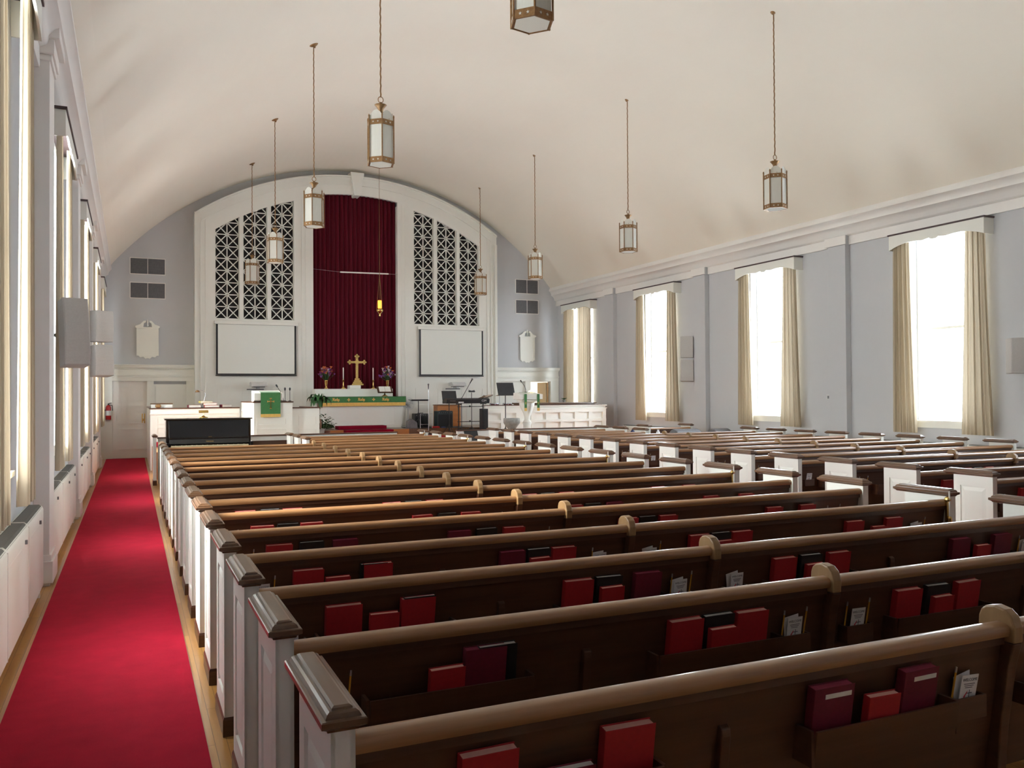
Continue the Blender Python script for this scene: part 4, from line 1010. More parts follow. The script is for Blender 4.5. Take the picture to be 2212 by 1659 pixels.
# right of the console: small potted plant on it
t = thing('small_plant', (12.05, 23.0, 1.547), 'tiny grey green plant standing on the wooden console', 'plant')
MB().lathe((12.05, 23.0, 1.547), [(0.04, 0), (0.055, 0.08), (0.05, 0.08)], 12).build('pot', M['stone'], t)
rnd = random.Random(3)
def leaf(b, p, d, up, L, w_, n=5, curl=1.0, fold=0.25):
    """curved tapering leaf with a folded midrib"""
    d = Vector(d).normalized(); up = Vector(up).normalized(); side = d.cross(up).normalized(); p = Vector(p); k = len(b.v)
    for i in range(n + 1):
        u = i / n; wd = w_ * math.sin(PI * min(1, 0.08 + 0.92 * u)) ** 0.8 * (1 if u < 1 else 0)
        c = p + d * (L * u * (1 - 0.25 * curl * u * u)) + up * (L * (0.55 * u - 0.75 * curl * u * u))
        b.v += [tuple(c + side * wd / 2 + up * wd * fold), tuple(c), tuple(c - side * wd / 2 + up * wd * fold)]
    for i in range(n):
        a = k + i * 3
        b.f += [(a, a + 3, a + 4, a + 1), (a + 1, a + 4, a + 5, a + 2)]
b = MB()
for i in range(16):
    a = rnd.uniform(0, 2 * PI); leaf(b, (12.05, 23.0, 1.62), (math.cos(a), math.sin(a), 0.2), (0, 0, 1), rnd.uniform(0.08, 0.14), 0.04, 4, 0.4)
b.build('foliage', M['ivy'], t)

# ---------------------------------------------------------------- things on the left choir rail
t = thing('number_box', (0.68, 22.62, 1.517), 'small white box with brown top at the left end of the choir rail', 'box')
MB().box(0.44, 0.92, 22.55, 22.75, 1.517, 1.605).build('box_body', M['white'], t)
MB().box(0.425, 0.935, 22.535, 22.765, 1.606, 1.63).build('lid', M['cap'], t, bev=0.004)
tag(MB().lathe((0.60, 22.46, 1.517), [(0.03, 0), (0.065, 0.02), (0.07, 0.05), (0.05, 0.085), (0.0, 0.095)], 14).build('round_basket', M['divider'], smooth=True), 'small round tan basket in front of the white number box', 'basket')
def lying(x0, x1, y0, y1, z0, z1, cover, nm, label, cat='book', rz=0.0):
    t = thing(nm, ((x0 + x1) / 2, (y0 + y1) / 2, z0), label, cat)
    b = MB(); b.box(x0, x1, y0, y1, z0, z0 + 0.004); b.box(x0, x1, y0, y1, z1 - 0.004, z1); b.box(x0, x0 + 0.004, y0, y1, z0 + 0.004, z1 - 0.004); b.build('cover', M[cover], t)
    MB().box(x0 + 0.005, x1 - 0.006, y0 + 0.006, y1 - 0.006, z0 + 0.005, z1 - 0.005).build('pages', M['page'], t)
    t.rotation_euler[2] = rz
    return t
lying(1.28, 1.58, 22.44, 22.66, 1.517, 1.585, 'maroon', 'songbook', 'maroon songbook lying flat, bottom left of the pile on the choir rail', rz=0.1)
lying(1.66, 2.00, 22.42, 22.64, 1.517, 1.575, 'red', 'songbook', 'red songbook at the bottom of the pile on the choir rail')
lying(1.64, 1.97, 22.43, 22.64, 1.577, 1.63, 'red', 'songbook', 'upper red songbook in the pile on the choir rail', rz=-0.08)
lying(1.55, 1.85, 22.46, 22.66, 1.632, 1.675, 'yellow', 'songbook', 'yellow songbook on top of the red pile', rz=0.12)
lying(2.05, 2.30, 22.44, 22.62, 1.517, 1.585, 'maroon', 'songbook', 'maroon songbook lying right of the red pile', rz=0.3)
t = thing('gooseneck_lamp', (1.62, 22.74, 1.517), 'small gooseneck reading lamp curving above the choir rail', 'lamp')
MB().lathe((1.62, 22.74, 1.517), [(0.05, 0), (0.05, 0.02), (0.015, 0.03)], 14).build('base', M['metal'], t)
MB().tube([(1.62, 22.74, 1.54), (1.68, 22.74, 1.70), (1.71, 22.74, 1.83), (1.68, 22.74, 1.92), (1.60, 22.74, 1.965), (1.54, 22.74, 1.955)], 0.008, 8).build('neck', M['metal'], t, smooth=True)
MB().lathe((1.52, 22.74, 1.90), [(0.055, 0), (0.045, 0.03), (0.02, 0.05), (0.0, 0.055)], 12).build('shade', M['brz'], t, smooth=True)

# ---------------------------------------------------------------- upright piano
t = thing('upright_piano', (1.42, 17.9, 0), 'black upright piano standing behind the left pews', 'piano')
px0, px1, py0, py1, PZ = 0.62, 2.22, 17.95, 18.42, 1.36
b = MB(); b.box(px0 + 0.02, px1 - 0.02, py0 + 0.03, py1, 0.10, PZ - 0.03); b.box(px0, px0 + 0.045, py0, py1, 0.03, PZ - 0.03); b.box(px1 - 0.045, px1, py0, py1, 0.03, PZ - 0.03)
b.build('case', M['piano'], t, bev=0.006)
MB().box(px0 - 0.03, px1 + 0.03, py0 - 0.03, py1 + 0.02, PZ - 0.028, PZ).build('lid', M['piano'], t, bev=0.008)
b = MB().prism([(py0 + 0.028, 1.32), (py0 + 0.006, 1.32), (py0 - 0.045, 0.99), (py0 - 0.045, 0.97), (py0 + 0.028, 0.97)], 0, px0 + 0.05, px1 - 0.05); b.build('upper_panel', M['piano'], t, bev=0.003)
b = MB().box(px0 + 0.05, px1 - 0.05, py0 - 0.09, py0 - 0.046, 0.955, 0.985); b.build('music_ledge', M['piano'], t, bev=0.004)
b = MB().prism([(py0 + 0.02, 0.952), (py0 - 0.10, 0.952), (py0 - 0.13, 0.865), (py0 + 0.02, 0.86)], 0, px0 + 0.05, px1 - 0.05); fb = b.build('fallboard', M['piano'], t)
put_text('YAMAHA', 0.035, M['brass'], fb, (px0 + 0.80 - 1.42, py0 - 0.121 - 17.9, 0.895), rot=(PI / 2 - 0.3, 0, 0))
MB().box(1.40, 1.46, py0 - 0.098, py0 - 0.092, 0.99, 1.0).build('lock_plate', M['brass'], t)
b = MB().box(px0, px1, py0 - 0.36, py0 + 0.03, 0.74, 0.81); b.box(px0, px0 + 0.05, py0 - 0.34, py0, 0.81, 0.90); b.box(px1 - 0.05, px1, py0 - 0.34, py0, 0.81, 0.90); b.build('keybed', M['piano'], t, bev=0.006)
k_ = MB(); bk_ = MB(); nk = 52; kw = (px1 - px0 - 0.16) / nk
k_.box(px0 + 0.08, px1 - 0.08, py0 - 0.30, py0 - 0.13, 0.811, 0.828)
for i in range(nk):
    x = px0 + 0.08 + kw * i
    k_.box(x + 0.001, x + kw - 0.001, py0 - 0.315, py0 - 0.13, 0.828, 0.838)
    if i % 7 not in (2, 6): bk_.box(x + kw * 0.7, x + kw * 1.3, py0 - 0.24, py0 - 0.13, 0.838, 0.852)
tag(k_.build('white_keys', M['keys'], t), kind='stuff'); tag(bk_.build('black_keys', M['piano'], t), kind='stuff')
MB().box(px0 + 0.04, px0 + 0.10, py0 - 0.34, py0 - 0.28, 0.0, 0.74).build('leg', M['piano'], t); MB().box(px1 - 0.10, px1 - 0.04, py0 - 0.34, py0 - 0.28, 0.0, 0.74).build('leg', M['piano'], t)
t = thing('piano_lamp', (1.33, 18.2, PZ + 0.002), 'small brass piano lamp on the black upright piano', 'lamp')
z = PZ + 0.002
MB().lathe((1.33, 18.2, z), [(0.085, 0), (0.085, 0.012), (0.03, 0.03), (0.012, 0.05)], 16).build('base', M['brass'], t, smooth=True)
MB().tube([(1.33, 18.2, z + 0.04), (1.33, 18.2, z + 0.15)], 0.008, 8).build('stem', M['brass'], t)
b = MB().prism([(18.09 + 0.11 + 0.06 * math.cos(PI * k / 8), z + 0.10 + 0.055 * math.sin(PI * k / 8)) for k in range(9)], 0, 1.24, 1.42); b.build('shade', M['brass'], t)

# ---------------------------------------------------------------- pulpit
t = thing('pulpit', (2.96, 19.9, ZL), 'white panelled pulpit with green cloth and gold cross', 'pulpit')
t.location = (2.96, 20.3, ZL); ORG[t.name] = (2.96, 20.3, ZL)
b = MB().box(2.54, 3.40, 20.0, 22.38, ZL + 0.002, 1.64); b.build('body', M['white'], t)
b = MB(); b.frame(2.60, 3.28, 0.74, 1.05, 20.0, 0.03, 0.016); b.frame(2.60, 3.28, 1.12, 1.30, 20.0, 0.03, 0.016); b.box(2.54, 3.40, 19.985, 20.0, 1.40, 1.42)
b.framex(20.1, 21.1, 0.74, 1.45, 2.54); b.framex(21.25, 22.3, 0.74, 1.45, 2.54); b.build('moulding', M['white'], t)
MB().box(2.52, 3.42, 19.97, 22.38, 1.641, 1.668).build('cap_rail', M['wood'], t, bev=0.005)
b = MB().prism([(19.96, 1.70), (19.96, 1.86), (20.42, 1.92), (20.42, 1.669), (20.05, 1.669)], 0, 2.54, 3.18); b.build('desk', M['white'], t, bev=0.008)
def cloth(x0, x1, y, z0, z1, ytop, name, m):
    b = MB(); n = 24; m_ = 8
    for j in range(m_ + 1):
        v = j / m_
        for i in range(n + 1):
            u = i / n; b.v.append((x0 + (x1 - x0) * u, y - 0.008 * math.sin(u * 9 + 1) * (1 - v), z0 + (z1 - z0) * v))
    W = n + 1
    for j in range(m_):
        for i in range(n): b.f.append((j * W + i, j * W + i + 1, (j + 1) * W + i + 1, (j + 1) * W + i))
    k = len(b.v); b.v += [(x0, y, z1), (x1, y, z1), (x1, y + ytop, z1 + 0.03), (x0, y + ytop, z1 + 0.03)]; b.f.append((k, k + 1, k + 2, k + 3))
    return b
t = thing('pulpit_cloth', (2.90, 19.93, 1.32), 'green pulpit cloth with gold latin cross and gold fringe', 'cloth')
cloth(2.68, 3.12, 19.925, 1.385, 1.872, 0.30, '', None).build('cloth_panel', M['green'], t, smooth=False)
b = MB(); zc = 1.64
b.prism([(2.893, zc - 0.13), (2.907, zc - 0.13), (2.905, zc + 0.10), (2.895, zc + 0.10)], 1, 19.905, 19.915)
b.box(2.892, 2.908, 19.905, 19.915, zc - 0.13, zc + 0.10); b.box(2.83, 2.97, 19.905, 19.915, zc + 0.022, zc + 0.038)
for (x, z_, h) in ((2.9, zc - 0.13, 0), (2.9, zc + 0.10, 0), (2.83, zc + 0.03, 1), (2.97, zc + 0.03, 1)):
    if h: b.prism([(x - 0.012, z_ - 0.02), (x + 0.012, z_ - 0.02), (x + 0.006, z_), (x + 0.012, z_ + 0.02), (x - 0.012, z_ + 0.02), (x - 0.006, z_)], 1, 19.905, 19.915)
    else: b.prism([(x - 0.022, z_ - 0.012), (x, z_ - 0.006), (x + 0.022, z_ - 0.012), (x + 0.022, z_ + 0.012), (x, z_ + 0.006), (x - 0.022, z_ + 0.012)], 1, 19.905, 19.915)
b.build('cross_embroidery', M['gold'], t)
MB().box(2.68, 3.12, 19.918, 19.93, 1.315, 1.384).build('fringe', M['gold'], t)
def mic(x, y, z0, pts, label, head=0.022):
    t = thing('microphone', (x, y, z0), label, 'microphone')
    MB().lathe((x, y, z0), [(0.035, 0), (0.035, 0.012), (0.012, 0.02)], 12).build('base', M['black'], t)
    MB().tube([(x, y, z0 + 0.01)] + pts, 0.0065, 6).build('stem', M['black'], t)
    p = Vector(pts[-1]); q = (p - Vector(pts[-2] if len(pts) > 1 else (x, y, z0))).normalized()
    MB().tube([p, p + q * 0.05, p + q * 0.07], [head * 0.7, head, head * 0.5], 8).build('capsule', M['black'], t, smooth=True)
mic(3.22, 20.1, 1.67, [(3.17, 20.1, 1.85), (3.08, 20.1, 2.00)], 'gooseneck microphone slanting left above the pulpit cloth')
mic(3.24, 20.05, 1.67, [(3.24, 20.05, 1.92)], 'upright black microphone, middle one on the pulpit')
mic(3.35, 20.05, 1.67, [(3.35, 20.05, 1.92)], 'upright black microphone, right one on the pulpit')
t = thing('pulpit_wing', (3.75, 20.5, ZL), 'lower white panelled wing wall right of the pulpit', 'railing')
MB().box(3.415, 4.08, 20.3, 20.42, ZL + 0.002, 1.50).box(3.98, 4.08, 20.42, 22.3, ZL + 0.002, 1.50).build('rail_wall', M['white'], t)
MB().box(3.425, 4.10, 20.27, 20.45, 1.501, 1.525).box(3.96, 4.10, 20.45, 22.3, 1.501, 1.525).build('cap_rail', M['wood'], t, bev=0.004)
b = MB(); b.frame(3.60, 4.02, 1.10, 1.33, 20.3, 0.025, 0.012); b.frame(3.60, 4.02, 0.72, 1.02, 20.3, 0.025, 0.012); b.build('moulding', M['white'], t)

# ---------------------------------------------------------------- altar
t = thing('altar_table', (6.45, 25.9, ZH), 'white altar table below the maroon drape', 'altar')
MB().box(5.18, 7.74, 25.66, 26.10, ZH + 0.10, 1.70).build('body', M['white'], t, bev=0.004)
MB().box(5.12, 7.80, 25.60, 26.14, 1.70, 1.745).build('top', M['white'], t, bev=0.006)
MB().box(5.14, 7.70, 25.64, 26.12, ZH + 0.001, ZH + 0.10).build('plinth', M['white'], t, bev=0.004)
b = MB(); b.box(5.40, 5.41, 25.654, 25.66, 0.95, 1.45); b.box(7.48, 7.49, 25.654, 25.66, 0.95, 1.45); b.build('panel_line', M['trim'], t)
t = thing('altar_retable', (6.34, 26.3, ZH), 'white shelf behind the altar holding the cross and candles', 'shelf')
MB().box(5.12, 7.58, 26.16, 26.60, ZH + 0.001, 2.0).build('shelf_body', M['white'], t, bev=0.005)
MB().box(6.20, 6.54, 26.13, 26.50, 2.001, 2.11).build('pedestal', M['white'], t, bev=0.004)
t = thing('altar_cloth', (6.46, 25.6, 1.45), 'green altar cloth lettered Holy Holy Holy with gold fringe', 'cloth')
b = MB().box(5.10, 7.82, 25.575, 25.595, 1.575, 1.76); b.box(5.10, 7.82, 25.575, 26.14, 1.748, 1.76); b.box(5.085, 5.10, 25.575, 26.14, 1.575, 1.76); b.box(7.82, 7.835, 25.575, 26.14, 1.575, 1.76)
b.build('cloth_band', M['green'], t)
MB().box(5.10, 7.82, 25.572, 25.592, 1.47, 1.574).build('fringe', M['gold'], t)
NIB = (0.011, 0.009)
def stroke(b, ox, oz, sc_, pts, y=25.568):
    for i in range(len(pts) - 1):
        (ax, az_), (bx_, bz) = pts[i], pts[i + 1]
        A = (ox + ax * sc_, oz + az_ * sc_); B_ = (ox + bx_ * sc_, oz + bz * sc_); nx, nz = NIB
        if abs((B_[0] - A[0]) * nz - (B_[1] - A[1]) * nx) < 1e-5: nx = -nx
        b.prism([(A[0] - nx, A[1] - nz), (B_[0] - nx, B_[1] - nz), (B_[0] + nx, B_[1] + nz), (A[0] + nx, A[1] + nz)], 1, y, y + 0.006)
# blackletter strokes, letter box about 1 high
BL = {'H': ([[(-0.02, 0.88), (0.10, 1.02), (0.20, 0.90), (0.20, 0.10), (0.08, -0.03), (-0.04, 0.06)], [(0.20, 0.50), (0.38, 0.60), (0.58, 0.50)], [(0.46, 0.92), (0.56, 1.04), (0.64, 0.94)], [(0.58, 0.96), (0.58, 0.12), (0.72, -0.02)]], 0.90),
      'o': ([[(0.12, 0.5), (0.12, 0.12), (0.28, 0.0), (0.44, 0.14), (0.44, 0.48), (0.28, 0.62), (0.12, 0.5)]], 0.62),
      'l': ([[(0.10, 0.95), (0.20, 1.02), (0.20, 0.12), (0.34, 0.0)]], 0.42),
      'y': ([[(0.04, 0.6), (0.14, 0.5), (0.14, 0.14), (0.28, 0.0), (0.44, 0.14)], [(0.40, 0.62), (0.48, 0.52), (0.48, -0.1), (0.30, -0.3), (0.12, -0.22)]], 0.62)}
def word(xc, zc, sc_):
    b = MB(); W = sum(BL[c][1] for c in 'Holy') * sc_; x = xc - W / 2
    for c in 'Holy':
        for st in BL[c][0]: stroke(b, x, zc, sc_, st)
        x += BL[c][1] * sc_
    b.build('lettering', M['gold'], t)
for xc in (5.64, 6.42, 7.18): word(xc, 1.633, 0.082)
def crosslet(xc, zc):
    b = MB(); L = 0.042
    for a in range(4):
        dx, dz = ((1, 0), (0, 1), (-1, 0), (0, -1))[a]; px_, pz_ = -dz, dx
        b.prism([(xc + px_ * 0.006, zc + pz_ * 0.006), (xc + dx * L + px_ * 0.018, zc + dz * L + pz_ * 0.018), (xc + dx * L * 1.2, zc + dz * L * 1.2), (xc + dx * L - px_ * 0.018, zc + dz * L - pz_ * 0.018), (xc - px_ * 0.006, zc - pz_ * 0.006)], 1, 25.568, 25.574)
    b.build('cross_embroidery', M['gold'], t)
crosslet(6.03, 1.663); crosslet(6.80, 1.668)
# cross
t = thing('altar_cross', (6.46, 26.3, 2.112), 'tall brass cross with budded ends on the altar shelf', 'cross')
b = MB()
for w2, z0, z1 in ((0.18, 2.112, 2.16), (0.145, 2.16, 2.215), (0.11, 2.215, 2.27), (0.075, 2.27, 2.33)): b.box(6.46 - w2, 6.46 + w2, 26.3 - w2 * 0.6, 26.3 + w2 * 0.6, z0, z1)
b.build('stepped_base', M['brass'], t, bev=0.004)
b = MB(); b.box(6.46 - 0.038, 6.46 + 0.038, 26.28, 26.32, 2.33, 3.02); b.box(6.24, 6.68, 26.281, 26.319, 2.80, 2.872)
def bud(cx_, cz_):
    for dx, dz in ((0.045, 0), (-0.045, 0), (0, 0.045), (0, -0.045), (0, 0)):
        b.prism([(cx_ + dx + 0.032 * math.cos(2 * PI * k / 12), cz_ + dz + 0.032 * math.sin(2 * PI * k / 12)) for k in range(12)], 1, 26.278, 26.322)
bud(6.46, 3.02); bud(6.23, 2.836); bud(6.69, 2.836)
b.prism([(6.46 + 0.07 * math.cos(2 * PI * k / 16), 2.836 + 0.07 * math.sin(2 * PI * k / 16)) for k in range(16)], 1, 26.27, 26.33)
b.build('cross', M['brass'], t, bev=0.003)
def candlestick(x, label):
    t = thing('candlestick', (x, 26.3, 2.002), label, 'candlestick', 'brass candlesticks on the altar shelf')
    MB().lathe((x, 26.3, 2.002), [(0.075, 0), (0.078, 0.015), (0.06, 0.03), (0.035, 0.07), (0.015, 0.09), (0.022, 0.11), (0.017, 0.14), (0.016, 0.24), (0.028, 0.265), (0.032, 0.28), (0.015, 0.285)], 16).build('stick', M['brass'], t, smooth=True)
    MB().lathe((x, 26.3, 2.282), [(0.017, 0), (0.016, 0.37), (0.006, 0.385)], 12).build('candle', M['candle'], t, smooth=True)
candlestick(6.03, 'brass candlestick with white candle, left of the brass cross'); candlestick(6.98, 'brass candlestick with white candle, right of the brass cross')
def bouquet(x, label, seed, kinds):
    t = thing('flower_vase', (x, 26.3, 2.002), label, 'flowers', 'flower vases on the altar shelf')
    MB().lathe((x, 26.3, 2.002), [(0.055, 0), (0.06, 0.02), (0.025, 0.05), (0.03, 0.09), (0.045, 0.16), (0.05, 0.25), (0.056, 0.27), (0.045, 0.268)], 16).build('vase', M['brass'], t, smooth=True)
    rn = random.Random(seed); mb = {k: MB() for k in 'fl_p fl_o fl_w fl_m leaf'.split()}
    for i in range(46):
        a = rn.uniform(0, 2 * PI); el = rn.uniform(-0.15, 1.4); r = rn.uniform(0.10, 0.21)
        p = Vector((x + math.cos(a) * math.cos(el) * r * 1.25, 26.3 + math.sin(a) * math.cos(el) * r, 2.40 + math.sin(el) * r * 1.5))
        mb['leaf'].tube([(x, 26.3, 2.22), p], 0.004, 4)
        leaf(mb['leaf'], p * 0.6 + Vector((x, 26.3, 2.3)) * 0.4, (math.cos(a), math.sin(a), 0.4), (0, 0, 1), 0.12, 0.04, 4, 0.6)
        kd = kinds[0] if p.z < 2.46 and rn.random() < 0.75 else rn.choice(kinds)
        R_ = rn.uniform(0.028, 0.05)
        for q in range(7):
            th = q * 2 * PI / 7; leaf(mb[kd], p, (math.cos(th), math.sin(th) - 0.5, 0.5), (0, -0.3, 1), R_ * 1.5, R_ * 1.1, 3, 0.5)
        mb[kd].sph(p, R_ * 0.5, 6, 4)
    for k, v in mb.items():
        if v.v: tag(v.build({'leaf': 'foliage'}.get(k, 'blossoms'), M[k], t), kind='stuff')
bouquet(5.50, 'brass vase of purple orange and white flowers, left on the altar shelf', 5, ['fl_p', 'fl_m', 'fl_o', 'fl_w', 'fl_m'])
bouquet(7.44, 'brass vase of purple and orange flowers, right on the altar shelf', 9, ['fl_p', 'fl_m', 'fl_o', 'fl_o', 'fl_w'])
t = thing('book_stand', (7.23, 25.85, 1.762), 'open book on a dark stand at the right end of the altar', 'book stand')
MB().lathe((7.23, 25.85, 1.762), [(0.10, 0), (0.10, 0.01), (0.05, 0.04), (0.02, 0.06), (0.018, 0.10)], 16).build('base', M['brass'], t, smooth=True)
def tilted(x0, x1, u0, u1, w0, w1, yb, zb, ang):
    """slab on a plane leaning back: u along the slope, w outwards"""
    b = MB().box(x0, x1, 0, u1 - u0, 0, w1 - w0)
    b.xf(Matrix.Translation((0, yb, zb)) @ Matrix.Rotation(ang, 4, 'X') @ Matrix.Translation((0, u0, w0)))
    return b
A_ = math.radians(50)
tilted(6.99, 7.47, 0, 0.26, 0, 0.015, 25.78, 1.86, A_).build('board', M['wood'], t)
tilted(6.99, 7.47, 0, 0.02, 0.015, 0.05, 25.78, 1.86, A_).build('lip', M['wood'], t)
b = tilted(7.05, 7.225, 0.025, 0.245, 0.016, 0.035, 25.78, 1.86, A_); q = tilted(7.235, 7.41, 0.025, 0.245, 0.016, 0.035, 25.78, 1.86, A_); b.add(q.v, q.f); b.build('open_book', M['page'], t)
# plants left of the altar
t = thing('potted_cane_plant', (4.72, 23.6, ZL), 'tall cane plant with drooping dark leaves left of the altar', 'plant')
zb = ZL + 0.002
MB().lathe((4.72, 23.6, zb), [(0.13, 0), (0.17, 0.26), (0.18, 0.28), (0.15, 0.27)], 18).build('pot', M['stone'], t, smooth=False)
MB().tube([(4.72, 23.6, zb + 0.25), (4.71, 23.6, 1.2), (4.72, 23.6, 1.62)], 0.035, 8).build('cane', M['stem'], t, smooth=True)
MB().tube([(4.75, 23.58, zb + 0.25), (4.78, 23.58, 0.95), (4.77, 23.58, 1.15)], 0.02, 8).build('cane', M['stem'], t, smooth=True)
rn = random.Random(11); b = MB()
for i in range(30):
    a = i * 2.4 + rn.uniform(-.2, .2); z_ = 1.5 + 0.13 * rn.random(); L = rn.uniform(0.34, 0.55)
    leaf(b, (4.72, 23.6, z_ + 0.06), (math.cos(a), math.sin(a), rn.uniform(0.0, 0.5)), (0, 0, 1), L, rn.uniform(0.09, 0.13), 8, rn.uniform(0.9, 1.5))
for i in range(5):
    a = i * 1.3; leaf(b, (4.72, 23.6, 1.64), (math.cos(a) * 0.4, math.sin(a) * 0.4, 1), (math.cos(a), math.sin(a), 0.1), 0.26, 0.06, 6, 0.4)
tag(b.build('foliage', M['leaf'], t, smooth=True), kind='stuff')
t = thing('leafy_shrub', (4.98, 23.95, ZL), 'low bushy green plant at the foot of the cane plant', 'plant')
MB().lathe((4.98, 23.95, zb), [(0.11, 0), (0.14, 0.20), (0.12, 0.19)], 16).build('pot', M['stem'], t)
b = MB()
for i in range(90):
    a = rn.uniform(0, 2 * PI); el = rn.uniform(0, 1.4); r = rn.uniform(0.05, 0.26)
    leaf(b, (4.98 + math.cos(a) * math.cos(el) * r, 23.95 + math.sin(a) * math.cos(el) * r, 0.85 + math.sin(el) * r * 1.6), (math.cos(a), math.sin(a), 0.3), (0, 0, 1), 0.12, 0.06, 4, 0.8)
tag(b.build('foliage', M['leaf'], t, smooth=True), kind='stuff')
t = thing('ivy_plant', (5.35, 25.2, ZH), 'trailing ivy with pale leaves along the foot of the altar', 'plant')
b = MB()
for i in range(150):
    x = rn.uniform(5.0, 5.50); leaf(b, (x, rn.uniform(25.1, 25.5), ZH + 0.02 + rn.random() * 0.14 * (1 - (x - 5.0) * 0.8)), (rn.uniform(-1, 1), rn.uniform(-1, 0.3), 0.5), (0, 0, 1), 0.09, 0.05, 3, 0.7)
tag(b.build('foliage', M['ivy'], t, smooth=True), kind='stuff')
MB().tube([(5.05, 25.35, ZH + 0.012), (5.3, 25.3, ZH + 0.03), (5.5, 25.28, ZH + 0.012)], 0.008, 5).build('vine', M['stem'], t)

# ---------------------------------------------------------------- fan and band equipment
t = thing('pedestal_fan', (8.0, 25.9, ZH), 'pale grey pedestal fan right of the altar', 'fan')
fx, fy, fz = 8.0, 25.9, 1.52
MB().lathe((fx, fy, ZH + 0.002), [(0.19, 0), (0.19, 0.02), (0.06, 0.05), (0.03, 0.07)], 24).build('base', M['fan'], t, smooth=True)
MB().tube([(fx, fy, ZH + 0.05), (fx, fy, fz - 0.12)], 0.018, 10).build('pole', M['fan'], t)
MB().lathe((0, 0, 0), [(0.05, -0.02), (0.06, 0.02), (0.055, 0.12), (0.02, 0.15)], 14).xf(Matrix.Translation((fx, fy, fz)) @ Matrix.Rotation(-PI / 2, 4, 'X')).build('motor', M['fan'], t, smooth=True)
b = MB()
for k in range(3):
    a = k * 2 * PI / 3 + 0.5; pr = []
    for j in range(9):
        th = a + (j / 8 - 0.5) * 1.25; pr.append((fx + 0.165 * math.cos(th), fz + 0.165 * math.sin(th)))
    pr.append((fx + 0.03 * math.cos(a), fz + 0.03 * math.sin(a))); b.prism(pr, 1, fy - 0.045, fy - 0.04)
b.build('blades', M['fan'], t)
b = MB()
for r in (0.19, 0.14, 0.09, 0.045): b.tube([(fx + r * math.cos(q * PI / 18), fy - 0.10 + 0.03 * (r / 0.19) ** 2, fz + r * math.sin(q * PI / 18)) for q in range(37)], 0.0035, 4)
for k in range(28):
    a = k * PI / 14; b.tube([(fx + 0.03 * math.cos(a), fy - 0.10, fz + 0.03 * math.sin(a)), (fx + 0.19 * math.cos(a), fy - 0.07, fz + 0.19 * math.sin(a)), (fx + 0.19 * math.cos(a), fy - 0.0, fz + 0.19 * math.sin(a))], 0.002, 4)
tag(b.build('cage', M['metal'], t), kind='stuff')
def pole(b, x, y, z0, z1, r=0.011): b.tube([(x, y, z0), (x, y, z1)], r, 8)
def tripod(b, x, y, z0, spread=0.25, h=0.3, r=0.009, n=3, a0=0.4):
    for k in range(n):
        a = a0 + k * 2 * PI / n; b.tube([(x + spread * math.cos(a), y + spread * math.sin(a), z0 + r), (x, y, z0 + h)], r, 6)
def music_stand(x, y, z0, zd, w_, h_, ang, label, name='music_stand', mm='black'):
    t = thing(name, (x, y, z0), label, 'music stand')
    b = MB(); tripod(b, x, y, z0 + 0.002, 0.21, 0.30); b.build('tripod', M['black'], t)
    b = MB(); pole(b, x, y, z0 + 0.1, zd - 0.02, 0.013); b.build('pole', M['black'], t)
    tilted(x - w_ / 2, x + w_ / 2, -h_ / 2, h_ / 2, 0, 0.012, y - 0.02, zd, ang).build('desk', M[mm], t, bev=0.003)
    tilted(x - w_ / 2, x + w_ / 2, -h_ / 2, -h_ / 2 + 0.012, 0.012, 0.05, y - 0.02, zd, ang).build('lip', M['black'], t)
    return t
music_stand(8.02, 24.9, ZH, 1.63, 0.56, 0.34, math.radians(6), 'black music stand with its desk tipped flat beside the fan')
def mic_stand(x, y, z0, z1, label, boom=None):
    t = thing('microphone_stand', (x, y, z0), label, 'microphone stand')
    b = MB(); tripod(b, x, y, z0 + 0.002, 0.28, 0.22) if boom else b.lathe((x, y, z0 + 0.002), [(0.13, 0), (0.13, 0.02), (0.02, 0.035)], 18); b.build('base', M['black'], t)
    b = MB(); pole(b, x, y, z0 + 0.02, z1, 0.010)
    b.build('pole', M['metal'] if not boom else M['black'], t)
    end = Vector((x, y, z1)); d_ = Vector((0, 0, 1))
    if boom:
        e = Vector(boom); MB().tube([end - (e - end) * 0.15, e], 0.009, 6).build('boom_arm', M['black'], t); d_ = (e - end).normalized(); end = e
        MB().sph(Vector((x, y, z1)), 0.028, 8, 6).build('clutch', M['black'], t)
    MB().tube([end, end + d_ * 0.12], [0.012, 0.017], 8).build('microphone_body', M['black'], t)
    MB().sph(end + d_ * 0.14, 0.030, 10, 8).build('microphone_head', M['vent'], t, smooth=True)
mic_stand(8.17, 24.38, ZL + 0.002, 1.97, 'straight microphone stand in front of the tipped music stand')
# amplifiers
def amp(x0, x1, y0, y1, z0, z1, label, mm='black', strip_=True):
    t = thing('amplifier', ((x0 + x1) / 2, (y0 + y1) / 2, z0), label, 'amplifier', 'amplifiers on the chancel')
    MB().box(x0, x1, y0, y1, z0 + 0.002, z1).build('cabinet', M[mm], t, bev=0.012)
    MB().box(x0 + 0.025, x1 - 0.025, y0 - 0.008, y0 + 0.001, z0 + 0.03, z1 - 0.11).build('grille', M['grill'], t)
    b = MB()
    for k in range(7): b.lathe((0, 0, 0), [(0.011, 0), (0.009, 0.014)], 8).xf(Matrix.Translation((x0 + 0.06 + (x1 - x0 - 0.12) * k / 6, y0 - 0.001, z1 - 0.05)) @ Matrix.Rotation(PI / 2, 4, 'X'), len(b.v) - 16)
    b.build('knobs', M['metal'], t)
    MB().box((x0 + x1) / 2 - 0.09, (x0 + x1) / 2 + 0.09, (y0 + y1) / 2 - 0.015, (y0 + y1) / 2 + 0.015, z1, z1 + 0.02).build('handle', M['black'], t)
amp(7.98, 8.44, 25.15, 25.45, ZH, 1.22, 'black amplifier behind the microphone stand')
